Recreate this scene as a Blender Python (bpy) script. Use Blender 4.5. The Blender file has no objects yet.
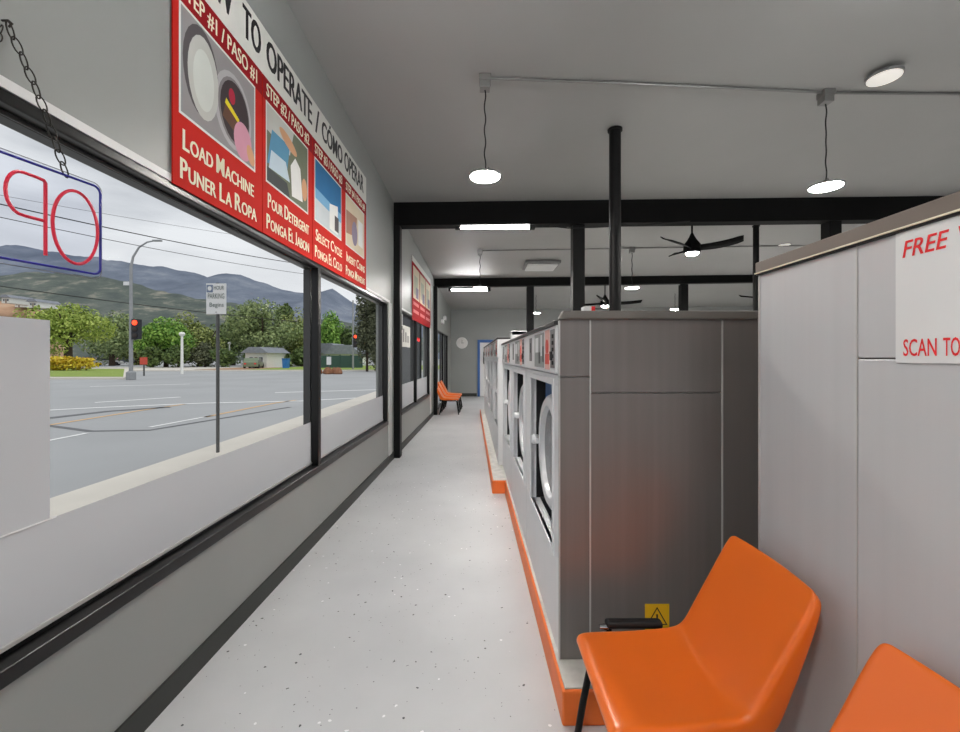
import bpy, bmesh, math, random
import numpy as np
from mathutils import Vector, Matrix, Euler
random.seed(7); rng = np.random.default_rng(7)
S = bpy.context.scene
COL = S.collection
PI = math.pi
F = 430.0; VX = 480.0; VY = 357.0; H = 1.45

# ---------------------------------------------------------------- materials
def lin(c):
    out = []
    for v in c[:3]:
        v = v / 255.0
        out.append(v / 12.92 if v <= 0.04045 else ((v + 0.055) / 1.055) ** 2.4)
    return (*out, 1.0)

MATS = {}
def mat(name, rgb, rough=0.6, metal=0.0, var=0.06, scale=6.0, bump=0.0, emit=0.0, emit_rgb=None, spec=0.5, stretch=None, coat=0.0):
    if name in MATS: return MATS[name]
    m = bpy.data.materials.new(name); m.use_nodes = True
    nt = m.node_tree; b = nt.nodes['Principled BSDF']
    b.inputs['Roughness'].default_value = rough
    b.inputs['Metallic'].default_value = metal
    b.inputs['Specular IOR Level'].default_value = spec
    b.inputs['Coat Weight'].default_value = coat
    tc = nt.nodes.new('ShaderNodeTexCoord'); mp = nt.nodes.new('ShaderNodeMapping')
    nt.links.new(tc.outputs['Object'], mp.inputs['Vector'])
    if stretch: mp.inputs['Scale'].default_value = stretch
    nz = nt.nodes.new('ShaderNodeTexNoise'); nz.inputs['Scale'].default_value = scale
    nz.inputs['Detail'].default_value = 3.0
    nt.links.new(mp.outputs['Vector'], nz.inputs['Vector'])
    rp = nt.nodes.new('ShaderNodeMapRange')
    rp.inputs['From Min'].default_value = 0.3; rp.inputs['From Max'].default_value = 0.7
    rp.inputs['To Min'].default_value = 1 - var; rp.inputs['To Max'].default_value = 1 + var
    nt.links.new(nz.outputs['Fac'], rp.inputs['Value'])
    mx = nt.nodes.new('ShaderNodeVectorMath'); mx.operation = 'SCALE'
    mx.inputs[0].default_value = lin(rgb)[:3]
    nt.links.new(rp.outputs['Result'], mx.inputs['Scale'])
    nt.links.new(mx.outputs['Vector'], b.inputs['Base Color'])
    if bump:
        bp = nt.nodes.new('ShaderNodeBump'); bp.inputs['Strength'].default_value = bump; bp.inputs['Distance'].default_value = 0.01
        nt.links.new(nz.outputs['Fac'], bp.inputs['Height']); nt.links.new(bp.outputs['Normal'], b.inputs['Normal'])
    if emit:
        b.inputs['Emission Color'].default_value = lin(emit_rgb or rgb)
        b.inputs['Emission Strength'].default_value = emit
    MATS[name] = m
    return m

def glass_mat(name, tint=(255, 255, 255), refl=0.05):
    m = bpy.data.materials.new(name); m.use_nodes = True; nt = m.node_tree
    nt.nodes.clear()
    o = nt.nodes.new('ShaderNodeOutputMaterial'); mix = nt.nodes.new('ShaderNodeMixShader')
    t = nt.nodes.new('ShaderNodeBsdfTransparent'); g = nt.nodes.new('ShaderNodeBsdfGlossy')
    t.inputs['Color'].default_value = lin(tint); g.inputs['Roughness'].default_value = 0.12
    mix.inputs['Fac'].default_value = refl
    nt.links.new(t.outputs[0], mix.inputs[1]); nt.links.new(g.outputs[0], mix.inputs[2]); nt.links.new(mix.outputs[0], o.inputs[0])
    MATS[name] = m
    return m

def film_mat(name, rgb):
    m = bpy.data.materials.new(name); m.use_nodes = True; nt = m.node_tree
    nt.nodes.clear()
    o = nt.nodes.new('ShaderNodeOutputMaterial'); mix = nt.nodes.new('ShaderNodeMixShader')
    d = nt.nodes.new('ShaderNodeBsdfDiffuse'); t = nt.nodes.new('ShaderNodeBsdfTranslucent')
    d.inputs['Color'].default_value = lin(rgb); t.inputs['Color'].default_value = lin(rgb)
    mix.inputs['Fac'].default_value = 0.45
    nt.links.new(d.outputs[0], mix.inputs[1]); nt.links.new(t.outputs[0], mix.inputs[2]); nt.links.new(mix.outputs[0], o.inputs[0])
    MATS[name] = m
    return m

def leaf_mat(name, a, b_):
    m = bpy.data.materials.new(name); m.use_nodes = True; nt = m.node_tree
    b = nt.nodes['Principled BSDF']; b.inputs['Roughness'].default_value = 0.7
    g = nt.nodes.new('ShaderNodeNewGeometry'); r = nt.nodes.new('ShaderNodeValToRGB')
    r.color_ramp.elements[0].color = lin(a); r.color_ramp.elements[1].color = lin(b_)
    nt.links.new(g.outputs['Random Per Island'], r.inputs['Fac']); nt.links.new(r.outputs['Color'], b.inputs['Base Color'])
    MATS[name] = m
    return m

def floor_mat():
    m = bpy.data.materials.new('epoxy_floor'); m.use_nodes = True; nt = m.node_tree
    b = nt.nodes['Principled BSDF']; b.inputs['Roughness'].default_value = 0.42
    tc = nt.nodes.new('ShaderNodeTexCoord')
    nz = nt.nodes.new('ShaderNodeTexNoise'); nz.inputs['Scale'].default_value = 1.5; nz.inputs['Detail'].default_value = 5
    nt.links.new(tc.outputs['Object'], nz.inputs['Vector'])
    r0 = nt.nodes.new('ShaderNodeValToRGB')
    r0.color_ramp.elements[0].position = .3; r0.color_ramp.elements[0].color = lin((190, 191, 194))
    r0.color_ramp.elements[1].position = .7; r0.color_ramp.elements[1].color = lin((203, 204, 206))
    nt.links.new(nz.outputs['Fac'], r0.inputs['Fac'])
    # sparse paint flakes: dark and light
    prev = r0.outputs['Color']
    for sc, thr, colr, off in ((30, 0.17, (70, 72, 76), 0.0), (24, 0.16, (240, 240, 242), 4.3), (60, 0.16, (120, 120, 124), 9.1)):
        mp = nt.nodes.new('ShaderNodeMapping'); mp.inputs['Location'].default_value = (off, off * .7, 0)
        nt.links.new(tc.outputs['Object'], mp.inputs['Vector'])
        n2 = nt.nodes.new('ShaderNodeTexNoise'); n2.inputs['Scale'].default_value = 40; 
        nt.links.new(mp.outputs['Vector'], n2.inputs['Vector'])
        add = nt.nodes.new('ShaderNodeMixRGB'); add.blend_type = 'ADD'; add.inputs['Fac'].default_value = 0.02
        nt.links.new(mp.outputs['Vector'], add.inputs['Color1']); nt.links.new(n2.outputs['Color'], add.inputs['Color2'])
        v = nt.nodes.new('ShaderNodeTexVoronoi'); v.inputs['Scale'].default_value = sc
        nt.links.new(add.outputs['Color'], v.inputs['Vector'])
        lt = nt.nodes.new('ShaderNodeMath'); lt.operation = 'LESS_THAN'; lt.inputs[1].default_value = thr
        nt.links.new(v.outputs['Distance'], lt.inputs[0])
        sp = nt.nodes.new('ShaderNodeSeparateColor'); nt.links.new(v.outputs['Color'], sp.inputs['Color'])
        l2 = nt.nodes.new('ShaderNodeMath'); l2.operation = 'LESS_THAN'; l2.inputs[1].default_value = 0.09
        nt.links.new(sp.outputs['Red'], l2.inputs[0])
        mu = nt.nodes.new('ShaderNodeMath'); mu.operation = 'MULTIPLY'
        nt.links.new(lt.outputs[0], mu.inputs[0]); nt.links.new(l2.outputs[0], mu.inputs[1])
        mx = nt.nodes.new('ShaderNodeMixRGB'); mx.inputs['Color2'].default_value = lin(colr)
        nt.links.new(mu.outputs[0], mx.inputs['Fac']); nt.links.new(prev, mx.inputs['Color1'])
        prev = mx.outputs['Color']
    nt.links.new(prev, b.inputs['Base Color'])
    return m

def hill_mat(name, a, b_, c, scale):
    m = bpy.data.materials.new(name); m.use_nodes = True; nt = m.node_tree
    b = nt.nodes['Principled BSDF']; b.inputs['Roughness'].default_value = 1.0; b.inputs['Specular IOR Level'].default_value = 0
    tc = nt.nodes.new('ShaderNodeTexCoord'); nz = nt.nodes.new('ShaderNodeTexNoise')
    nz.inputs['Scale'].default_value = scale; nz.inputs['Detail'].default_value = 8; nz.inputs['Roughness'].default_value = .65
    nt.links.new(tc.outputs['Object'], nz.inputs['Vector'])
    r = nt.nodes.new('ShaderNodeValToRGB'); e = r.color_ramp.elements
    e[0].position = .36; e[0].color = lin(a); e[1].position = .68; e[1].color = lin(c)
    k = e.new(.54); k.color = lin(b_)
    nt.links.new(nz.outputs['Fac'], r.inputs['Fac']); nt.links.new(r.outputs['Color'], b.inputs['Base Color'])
    return m

M_wall = mat('grey_wall_paint', (150, 153, 150), .42, var=.02, scale=2)
M_backwall = mat('back_wall_paint', (150, 153, 151), .6, var=.02, scale=2)
M_ceil = mat('grey_ceiling_paint', (168, 168, 166), .55, var=.025, scale=1.2)
M_black = mat('black_paint', (10, 10, 11), .5, var=.1, spec=.25)
M_beam = mat('black_beam_paint', (9, 9, 9), .7, var=.1, spec=.2)
M_frame = mat('black_window_frame', (9, 9, 10), .3, var=.1, spec=.4)
M_framegrey = mat('dark_grey_frame', (62, 62, 63), .4, var=.05)
M_base = mat('black_baseboard', (38, 41, 38), .45, var=.05)
M_white = mat('white_trim', (226, 226, 226), .5, var=.02)
M_floor = floor_mat()
M_orange = mat('orange_shell', (250, 118, 30), .3, var=.03, scale=3, coat=.25)
M_curb = mat('orange_curb_paint', (248, 124, 52), .45, var=.05, scale=8)
M_curbtop = mat('worn_curb_top', (205, 203, 196), .6, var=.14, scale=14)
M_steel = mat('washer_steel', (232, 233, 234), .36, metal=.05, var=.03, scale=3, stretch=(1, 1, .05))
M_white_en = mat('washer_white_enamel', (236, 237, 238), .35, metal=.1, var=.02)
M_darksteel = mat('dark_brushed_steel', (134, 129, 127), .38, metal=.4, var=.05, scale=5, stretch=(6, 1, .12))
M_ledge = mat('grey_ledge', (118, 114, 109), .45, metal=.2, var=.04)
M_brown = mat('brown_ledge', (118, 107, 98), .55, var=.06, stretch=(1, .2, 1))
M_panel = mat('pale_grey_panel', (206, 207, 209), .38, metal=.12, var=.025, scale=3, stretch=(1, 6, .1))
M_seam = mat('seam_metal', (205, 204, 202), .35, metal=.3, var=.02)
M_seamdark = mat('seam_dark', (48, 47, 47), .6)
M_blue = mat('blue_gasket', (22, 78, 132), .4, var=.08)
M_doorblue = mat('blue_door_frame', (58, 104, 172), .45, var=.04)
M_rubber = mat('black_rubber', (18, 18, 20), .6)
M_chrome = mat('chrome', (200, 200, 202), .18, metal=1.0, var=.02)
M_ring = mat('door_ring_steel', (224, 225, 227), .3, metal=.15, var=.02)
M_tub = mat('drum_glass', (92, 95, 98), .15, metal=.3, var=.05)
M_red = mat('banner_red', (196, 40, 32), .75, spec=.12, var=.03)
M_darkred = mat('banner_dark_red', (150, 22, 28), .75, spec=.12, var=.03)
M_paper = mat('banner_white', (222, 222, 216), .75, spec=.12, var=.02)
M_ink = mat('black_ink', (26, 26, 28), .6)
M_cream = mat('cream_lettering', (238, 232, 206), .75, spec=.12, var=.02)
M_redink = mat('red_ink', (236, 62, 64), .8, spec=.1)
M_signpaper = mat('sign_paper', (232, 233, 233), .5, var=.01)
M_yellow = mat('yellow_sticker', (246, 196, 28), .5, var=.02)
M_lamp = mat('lamp_glow', (255, 252, 245), .5, emit=290, emit_rgb=(255, 250, 242))
M_lampbk = mat('lamp_glow_soft', (255, 252, 245), .5, emit=.4, emit_rgb=(255, 250, 242))
M_tube = mat('tube_glow', (255, 255, 255), .5, emit=105)
M_fan = mat('matt_black_fan', (12, 12, 12), .85, spec=.15)
M_conduit = mat('galvanised_conduit', (140, 140, 138), .4, metal=.5)
M_grey = mat('grey_plastic', (128, 128, 128), .5)
M_glass = glass_mat('window_glass', (250, 252, 252), .005)
M_acrylic = glass_mat('acrylic', (238, 240, 246), .004)
M_film = film_mat('frosted_film', (203, 203, 205))
M_filmedge = mat('film_edge', (240, 240, 240), .5)
M_neonred = mat('neon_red', (196, 38, 60), .3, emit=.12, emit_rgb=(225, 50, 80))
M_neonblue = mat('neon_blue', (38, 38, 128), .3, emit=.06, emit_rgb=(60, 60, 190))
M_chain = mat('dark_chain', (52, 50, 46), .4, metal=.6)
M_asphalt = mat('asphalt', (170, 171, 172), .9, var=.07, scale=.25, spec=.2)
M_walk = mat('concrete_walk', (214, 208, 198), .9, var=.05, scale=1.2)
M_line = mat('white_road_paint', (232, 232, 230), .8)
M_linetan = mat('tan_road_paint', (216, 178, 132), .8)
M_tar = mat('tar_seal', (112, 113, 115), .9)
M_grass = mat('lawn', (138, 158, 70), .95, var=.12, scale=.8)
M_soil = mat('bare_earth', (176, 140, 112), .95, var=.1, scale=.6)
M_bark = mat('bark', (72, 60, 48), .9, var=.2, scale=5)
M_pole = mat('galvanised_pole', (150, 152, 154), .5, metal=.2)
M_darkpole = mat('dark_steel_pole', (92, 92, 92), .5, metal=.3)
M_whitepole = mat('white_post_paint', (236, 236, 230), .6)
M_signal = mat('signal_black', (34, 36, 42), .6)
M_sigred = mat('signal_red', (255, 60, 30), .4, emit=3)
M_sigoff = mat('signal_off', (40, 30, 26), .3)
M_tyre = mat('tyre', (26, 26, 27), .8)
M_carglass = mat('car_glass', (60, 66, 74), .1)
M_roof = mat('grey_roof', (134, 138, 146), .85, var=.15, scale=2)
M_housewall = mat('white_house_wall', (222, 222, 214), .8)
M_fence = mat('green_fence', (58, 84, 78), .8)
M_hedge = leaf_mat('yellow_leaves', (190, 150, 20), (232, 214, 70))

# ---------------------------------------------------------------- mesh builder
class MB:
    def __init__(s): s.v = []; s.f = []; s.m = []; s.mats = []; s.cur = 0
    def use(s, m):
        if m not in s.mats: s.mats.append(m)
        s.cur = s.mats.index(m); return s
    def add(s, vs, fs):
        o = len(s.v); s.v.extend([tuple(v) for v in vs])
        for f in fs: s.f.append(tuple(i + o for i in f)); s.m.append(s.cur)
        return s
    def hexa(s, p):  # 4 bottom ccw, 4 top ccw
        return s.add(p, [(3, 2, 1, 0), (4, 5, 6, 7), (0, 1, 5, 4), (1, 2, 6, 5), (2, 3, 7, 6), (3, 0, 4, 7)])
    def box(s, x0, x1, y0, y1, z0, z1):
        return s.hexa([(x0, y0, z0), (x1, y0, z0), (x1, y1, z0), (x0, y1, z0), (x0, y0, z1), (x1, y0, z1), (x1, y1, z1), (x0, y1, z1)])
    def quad(s, a, b, c, d): return s.add([a, b, c, d], [(0, 1, 2, 3)])
    def poly(s, pts): return s.add(pts, [tuple(range(len(pts)))])
    def tube(s, pts, r, n=8, closed=False, caps=True):
        P = [Vector(p) for p in pts]; N = len(P); rs = r if isinstance(r, (list, tuple)) else [r] * N
        vs = []; up = None
        for i, p in enumerate(P):
            if closed: t = (P[(i + 1) % N] - P[i - 1])
            else: t = (P[min(i + 1, N - 1)] - P[max(i - 1, 0)])
            t.normalize()
            if up is None:
                up = Vector((0, 0, 1)) if abs(t.z) < .9 else Vector((1, 0, 0))
            a = t.cross(up)
            if a.length < 1e-6: a = t.orthogonal()
            a.normalize(); b = a.cross(t); b.normalize(); up = b
            for k in range(n):
                th = 2 * PI * k / n
                vs.append(p + a * (math.cos(th) * rs[i]) + b * (math.sin(th) * rs[i]))
        fs = []
        L = N if closed else N - 1
        for i in range(L):
            j = (i + 1) % N
            for k in range(n):
                fs.append((i * n + k, i * n + (k + 1) % n, j * n + (k + 1) % n, j * n + k))
        if caps and not closed:
            fs.append(tuple(range(n))[::-1]); fs.append(tuple((N - 1) * n + k for k in range(n)))
        return s.add(vs, fs)
    def lathe(s, prof, c=(0, 0, 0), axis='z', n=24):
        vs = []; fs = []
        for (r, h) in prof:
            for k in range(n):
                th = 2 * PI * k / n; a, b = r * math.cos(th), r * math.sin(th)
                if axis == 'z': v = (c[0] + a, c[1] + b, c[2] + h)
                elif axis == 'x': v = (c[0] + h, c[1] + a, c[2] + b)
                else: v = (c[0] + b, c[1] + h, c[2] + a)
                vs.append(v)
        N = len(prof)
        for i in range(N - 1):
            for k in range(n):
                fs.append((i * n + k, i * n + (k + 1) % n, (i + 1) * n + (k + 1) % n, (i + 1) * n + k))
        fs.append(tuple(range(n))[::-1]); fs.append(tuple((N - 1) * n + k for k in range(n)))
        return s.add(vs, fs)
    def prism(s, prof, y0, y1, axis='y'):  # profile list of (a,b); axis y: (x,z)
        n = len(prof)
        if axis == 'y': vs = [(a, y0, b) for a, b in prof] + [(a, y1, b) for a, b in prof]
        elif axis == 'x': vs = [(y0, a, b) for a, b in prof] + [(y1, a, b) for a, b in prof]
        else: vs = [(a, b, y0) for a, b in prof] + [(a, b, y1) for a, b in prof]
        fs = [tuple(range(n))[::-1], tuple(range(n, 2 * n))]
        for i in range(n): j = (i + 1) % n; fs.append((i, j, n + j, n + i))
        return s.add(vs, fs)
    def build(s, name, m=None, parent=None, bevel=0, smooth=False, seg=2, recalc=True):
        me = bpy.data.meshes.new(name)
        me.from_pydata(s.v, [], s.f)
        if s.mats:
            for q in s.mats: me.materials.append(q)
            me.polygons.foreach_set('material_index', s.m)
        elif m: me.materials.append(m)
        if recalc:
            bm = bmesh.new(); bm.from_mesh(me); bmesh.ops.recalc_face_normals(bm, faces=bm.faces); bm.to_mesh(me); bm.free()
        o = bpy.data.objects.new(name, me); COL.objects.link(o)
        if parent: o.parent = parent
        if smooth:
            me.polygons.foreach_set('use_smooth', [True] * len(me.polygons))
            bpy_set_sharp(me)
        if bevel:
            b = o.modifiers.new('bevel', 'BEVEL'); b.width = bevel; b.segments = seg; b.limit_method = 'ANGLE'; b.angle_limit = .6
        return o

def bpy_set_sharp(me, ang=0.7):
    bm = bmesh.new(); bm.from_mesh(me)
    for e in bm.edges:
        if len(e.link_faces) == 2 and e.calc_face_angle(0) > ang: e.smooth = False
    bm.to_mesh(me); bm.free()

def tag(o, label=None, cat=None, group=None, kind=None):
    if label: o['label'] = label
    if cat: o['category'] = cat
    if group: o['group'] = group
    if kind: o['kind'] = kind
    return o
def thing(name, label, cat, loc=(0, 0, 0), rz=0, group=None, kind=None):
    o = bpy.data.objects.new(name, None); COL.objects.link(o); o.empty_display_size = .1
    o.location = loc; o.rotation_euler = (0, 0, rz)
    return tag(o, label, cat, group, kind)
def struct(o, label=None): return tag(o, label, None, None, 'structure')
def dup(root, loc, rz, label, scale=None):
    r = root.copy(); COL.objects.link(r); r.location = loc; r.rotation_euler = (0, 0, rz)
    if scale: r.scale = scale
    r['label'] = label
    for ch in list(root.children):
        c = ch.copy(); COL.objects.link(c); c.parent = r
        for g in list(ch.children):
            d = g.copy(); COL.objects.link(d); d.parent = c
    return r

_txt = {}
def text_geo(s, bold=0.0, shear=0.0):
    key = (s, bold, shear)
    if key not in _txt:
        cu = bpy.data.curves.new('t', 'FONT'); cu.body = s; cu.size = 1; cu.offset = bold; cu.shear = shear; cu.resolution_u = 3
        ob = bpy.data.objects.new('t', cu); COL.objects.link(ob)
        dg = bpy.context.evaluated_depsgraph_get(); dg.update()
        me = bpy.data.meshes.new_from_object(ob.evaluated_get(dg))
        vs = np.array([v.co[:2] for v in me.vertices]); fs = [tuple(p.vertices) for p in me.polygons]
        bpy.data.objects.remove(ob); bpy.data.curves.remove(cu); bpy.data.meshes.remove(me)
        _txt[key] = (vs, fs)
    return _txt[key]
def put_text(mb, s, u0, u1, v0, v1, fn, bold=0.02, shear=0.0):
    """flat lettering stretched into the rectangle; fn(u, v) -> point"""
    ex = max(0, bold - .006) * (v1 - v0) * .7
    vs, fs = text_geo(s, min(bold, .006), shear)
    lo, hi = vs.min(0), vs.max(0)
    q = (vs - lo) / (hi - lo)
    p0 = Vector(fn(0, 0)); nrm = (Vector(fn(1, 0)) - p0).cross(Vector(fn(0, 1)) - p0).normalized()
    for i, du in enumerate((0,) if ex == 0 else (0, ex, 2 * ex)):
        mb.add([Vector(fn(u0 + du + a * (u1 - u0 - 2 * ex), v0 + b * (v1 - v0))) + nrm * (.00025 * i) for a, b in q], fs)
def text_width(s, bold=.02):
    vs, _ = text_geo(s, bold); lo, hi = vs.min(0), vs.max(0); return (hi - lo)[0], (hi - lo)[1]
def smallcaps(mb, words, u0, u1, v0, v1, fn, bold=.05):
    """first letter of each word full height, the rest three-quarters"""
    pieces = []
    for w in words.split():
        pieces.append((w[0], 1.0)); 
        if len(w) > 1: pieces.append((w[1:], .76))
        pieces.append((None, .28))
    pieces.pop()
    tot = 0; lay = []
    for t, k in pieces:
        if t is None: lay.append((None, tot, k)); tot += k
        else:
            ww = text_width(t, .02); wv = ww[0] / .73 * k
            lay.append((t, tot, wv, k)); tot += wv + .06
    sc = (u1 - u0) / tot
    for L in lay:
        if L[0] is None: continue
        t, p, wv, k = L
        put_text(mb, t, u0 + p * sc, u0 + (p + wv) * sc, v0, v0 + (v1 - v0) * k, fn, bold)

# ---------------------------------------------------------------- the building
AW = 0.0163           # left wall drift per metre
RW = -0.0163
def WX(y): return -1.338 + AW * y
def ceil_z(x, y): return 3.99 - .05 * y + .012 * x
YB, YF, XR = 15.8, -3.0, 11.0
def wall_local(o):    # object built in the left wall's own frame
    o.location = (-1.338, 0, 0); o.rotation_euler = (0, 0, -math.atan(AW)); return o

fl = MB().box(-1.75, XR + .2, YF - .2, YB + .2, -.12, 0).build('floor', M_floor); struct(fl, 'pale grey speckled epoxy floor')
c = MB(); q = [(-1.6, YF - .2), (XR + .2, YF - .2), (XR + .2, YB + .2), (-1.6, YB + .2)]
c.hexa([(x, y, ceil_z(x, y)) for x, y in q] + [(x, y, ceil_z(x, y) + .15) for x, y in q])
struct(c.build('ceiling', M_ceil), 'grey painted sloping ceiling')

# left wall with window holes (local: +x into the room, face at x=0)
W1 = (-1.6, 5.80); W2 = (6.72, 10.02); W3 = (11.7, 14.6)
ZS, ZT = .538, 2.192
w = MB(); T = -.16
def wseg(y0, y1, z0, z1=None):
    if z1 is None:
        w.hexa([(T, y0, z0), (0, y0, z0), (0, y1, z0), (T, y1, z0), (T, y0, 3.97 - .05 * y0 + .03), (0, y0, 3.97 - .05 * y0 + .03), (0, y1, 3.97 - .05 * y1 + .03), (T, y1, 3.97 - .05 * y1 + .03)])
    else: w.box(T, 0, y0, y1, z0, z1)
wseg(-3, W1[0], 0); wseg(W1[0], W1[1], 0, ZS); wseg(W1[0], W1[1], ZT); wseg(W1[1], W2[0], 0)
wseg(W2[0], W2[1], 0, ZS); wseg(W2[0], W2[1], ZT); wseg(W2[1], W3[0], 0); wseg(W3[0], W3[1], ZT); wseg(W3[1], 15.9, 0)
struct(wall_local(w.build('wall_left', M_wall)), 'grey wall with windows')
bb = MB().box(0, .012, -3, 6.14, 0, .105).box(0, .012, 6.34, 10.7, 0, .105)
struct(wall_local(bb.build('baseboard_left', M_base)), 'black baseboard along the window wall')
tr = MB().box(0, .006, W1[0], W1[1] + .1, ZT + .0, ZT + .031).box(0, .010, W2[0], W2[1], ZT, ZT + .028)
struct(wall_local(tr.build('trim_1', M_white)), 'white trim strip above the windows')
tr = MB().box(0, .012, W1[1] + .02, W1[1] + .2, .11, ZT).box(0, .012, W2[1] + .02, W2[1] + .22, .11, ZT)  # paler strips imitate lit wall between window and column
struct(wall_local(tr.build('lit_wall_strip', mat('lit_wall_tone', (206, 206, 206), .5))), 'pale strips painted as lit wall beside the windows')

def window(n, y0, y1, mulls, label, film_z, tall=None, z0=ZS, z1=ZT):
    r = thing('window_%d' % n, label, None, (-1.338, 0, 0), -math.atan(AW)); r['kind'] = 'structure'
    f = MB(); a, b = -.11, .004
    f.box(-.06, .012, y0, y1, z0, z0 + .052); f.box(-.058, -.047, y0, y1, z0 + .05, z0 + .067); f.box(a, -.057, y0, y1, z0, z0 + .05)
    f.box(-.045, b, y0, y1, z1 - .038, z1); f.box(a, -.05, y0, y1, z1 - .05, z1)
    for yy, wd in [(y0, .05)] + [(m, .06) for m in mulls] + [(y1 - .05, .05)]:
        f.box(-.052, b, yy, yy + wd, z0, z1)
    f.build('window_frame', M_frame, r, bevel=.007, seg=3)
    g = MB()
    for yy, wd in [(m, .06) for m in mulls] + [(y1 - .05, .05)]: g.box(-.115, -.062, yy, yy + wd, z0 + .08, z1 - .05)
    g.box(-.049, -.044, y0, y1, z1 - .05, z1 - .036)
    g.build('outer_mullion', M_framegrey, r)
    bd = MB().box(-.058, -.046, y0, y1, z0 + .067, z0 + .08); bd.build('glazing_bead', M_seam, r)
    ys = [y0] + mulls + [y1 - .05]
    for i in range(len(ys) - 1):
        p = MB().quad((-.056, ys[i], z0 + .04), (-.056, ys[i + 1], z0 + .04), (-.056, ys[i + 1], z1 - .04), (-.056, ys[i], z1 - .04))
        p.build('pane', M_glass, r)
        if film_z:
            fm = MB().quad((-.0545, ys[i] + .06, z0 + .05), (-.0545, ys[i + 1], z0 + .05), (-.0545, ys[i + 1], film_z), (-.0545, ys[i] + .06, film_z))
            fo = fm.build('privacy_film', M_film, r); fo['label'] = 'frosted grey film along the bottom of the pane'
    if tall:
        fm = MB().quad((-.0552, tall[0], film_z - .01), (-.0552, tall[1], film_z - .01), (-.0552, tall[1], tall[2]), (-.0552, tall[0], tall[2]))
        fo = fm.build('privacy_film', M_film, r); fo['label'] = 'taller frosted panel at the near end of the pane'
        ed = MB().box(-.0542, -.0536, tall[0], tall[1] + .02, film_z - .003, film_z + .002)
        ed.build('film_edge', M_filmedge, r)
    return r
window(1, W1[0], W1[1], [3.40], 'large black framed street window with frosted lower film', .935, (-1.5, 1.370, 1.567))
window(2, W2[0], W2[1], [8.15], 'second black framed window beyond the first column', 1.0)
r3 = window(3, W3[0], W3[1], [13.1], 'narrow view of far storefront glazing', None, z0=.02)

# back wall and its door
struct(MB().box(-1.4, XR + .2, YB, YB + .15, 0, 3.6).build('wall_back', M_backwall), 'grey back wall')
struct(MB().box(-1.1, -.12, YB - .014, YB, 0, .12).build('baseboard_back', M_base), 'black baseboard on the back wall')
d = thing('door_1', 'white back door in a blue frame', None, (0, YB, 0)); d['kind'] = 'structure'
f = MB().box(-.09, .0, -.05, 0, 0, 2.08).box(1.02, 1.11, -.05, 0, 0, 2.08).box(.0, 1.02, -.05, 0, 1.98, 2.08)
f.build('door_frame', M_doorblue, d, bevel=.006)
MB().box(0, 1.02, -.03, 0, .01, 1.98).build('door_panel', M_white, d)
hh = MB().tube([(.16, -.03, 1.2), (.14, -.1, 1.22), (.14, -.1, 1.62), (.16, -.03, 1.64)], .02)
hh.build('door_handle', M_rubber, d)
MB().lathe([(.04, 0), (.04, .03), (.02, .05)], (.2, -.08, .98), 'y', 12).build('door_knob', M_rubber, d)
struct(MB().box(XR, XR + .15, YF, YB, 0, 4.2).build('wall_right', M_backwall), 'grey right wall')
wf = MB().box(-1.5, XR, YF - .15, YF, 0, .5).box(-1.5, XR, YF - .15, YF, 2.9, 4.5)
for x in (-1.5, 2.6, 6.8, 10.8): wf.box(x, x + .25, YF - .15, YF, .5, 2.9)
struct(wf.build('wall_front', M_wall), 'grey front wall')

# beams and columns
def beam(y, zb, zt0, label, dz=.012):
    b = MB(); x0, x1 = WX(y) + .0, XR; y1 = y + .2
    b.hexa([(x0, y, zb), (x1, y, zb + dz * (x1 - x0)), (x1, y1, zb + dz * (x1 - x0)), (x0, y1, zb),
            (x0, y, ceil_z(x0, y)), (x1, y, ceil_z(x1, y)), (x1, y1, ceil_z(x1, y1)), (x0, y1, ceil_z(x0, y1))])
    return struct(b.build('ceiling_beam', M_beam, bevel=.006), label)
beam(6.16, 3.335, 0, 'near black ceiling beam crossing the room'); beam(10.86, 3.215, 0, 'far black ceiling beam', .016); beam(1.46, 3.57, 0, 'black ceiling beam above the viewpoint')
def column(px, y, wpx, label, round_=False, z1=None, z0=0):
    x = (px - VX) / F * y; wd = wpx / F * y; zt = z1 or ceil_z(x, y) - .001
    m = MB()
    if round_: m.lathe([(wd / 2, z0), (wd / 2, zt - .02), (wd / 2 * 1.25, zt - .02), (wd / 2 * 1.25, zt)], (x, y, 0), 'z', 28)
    else: m.box(x - wd / 2, x + wd / 2, y, y + wd, z0, zt)
    return struct(m.build('column', M_black, smooth=round_, bevel=0 if round_ else .006), label)
for y, zt, lb in ((6.16, 3.34, 'black wall column between the two street windows'), (10.74, 3.22, 'black wall column at the far banner')):
    x = WX(y); struct(MB().box(x - .02, x + .09, y, y + .16, 0, zt).build('column', M_black, bevel=.006), lb)
column(615, 4.41, 11.5, 'round black pipe column behind the washers', True)
column(579, 6.2, 12, 'square black column under the near beam', z1=3.36)
column(530.5, 10.9, 7, 'slim black column under the far beam', z1=3.24)
column(685, 10.9, 7, 'black column under the far beam right of the fan', z1=3.3)
column(756, 7.3, 5.5, 'thin black pipe column beside the pale cabinet', True)
column(836, 6.2, 12, 'black column behind the pale cabinet', z1=3.42)

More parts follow.
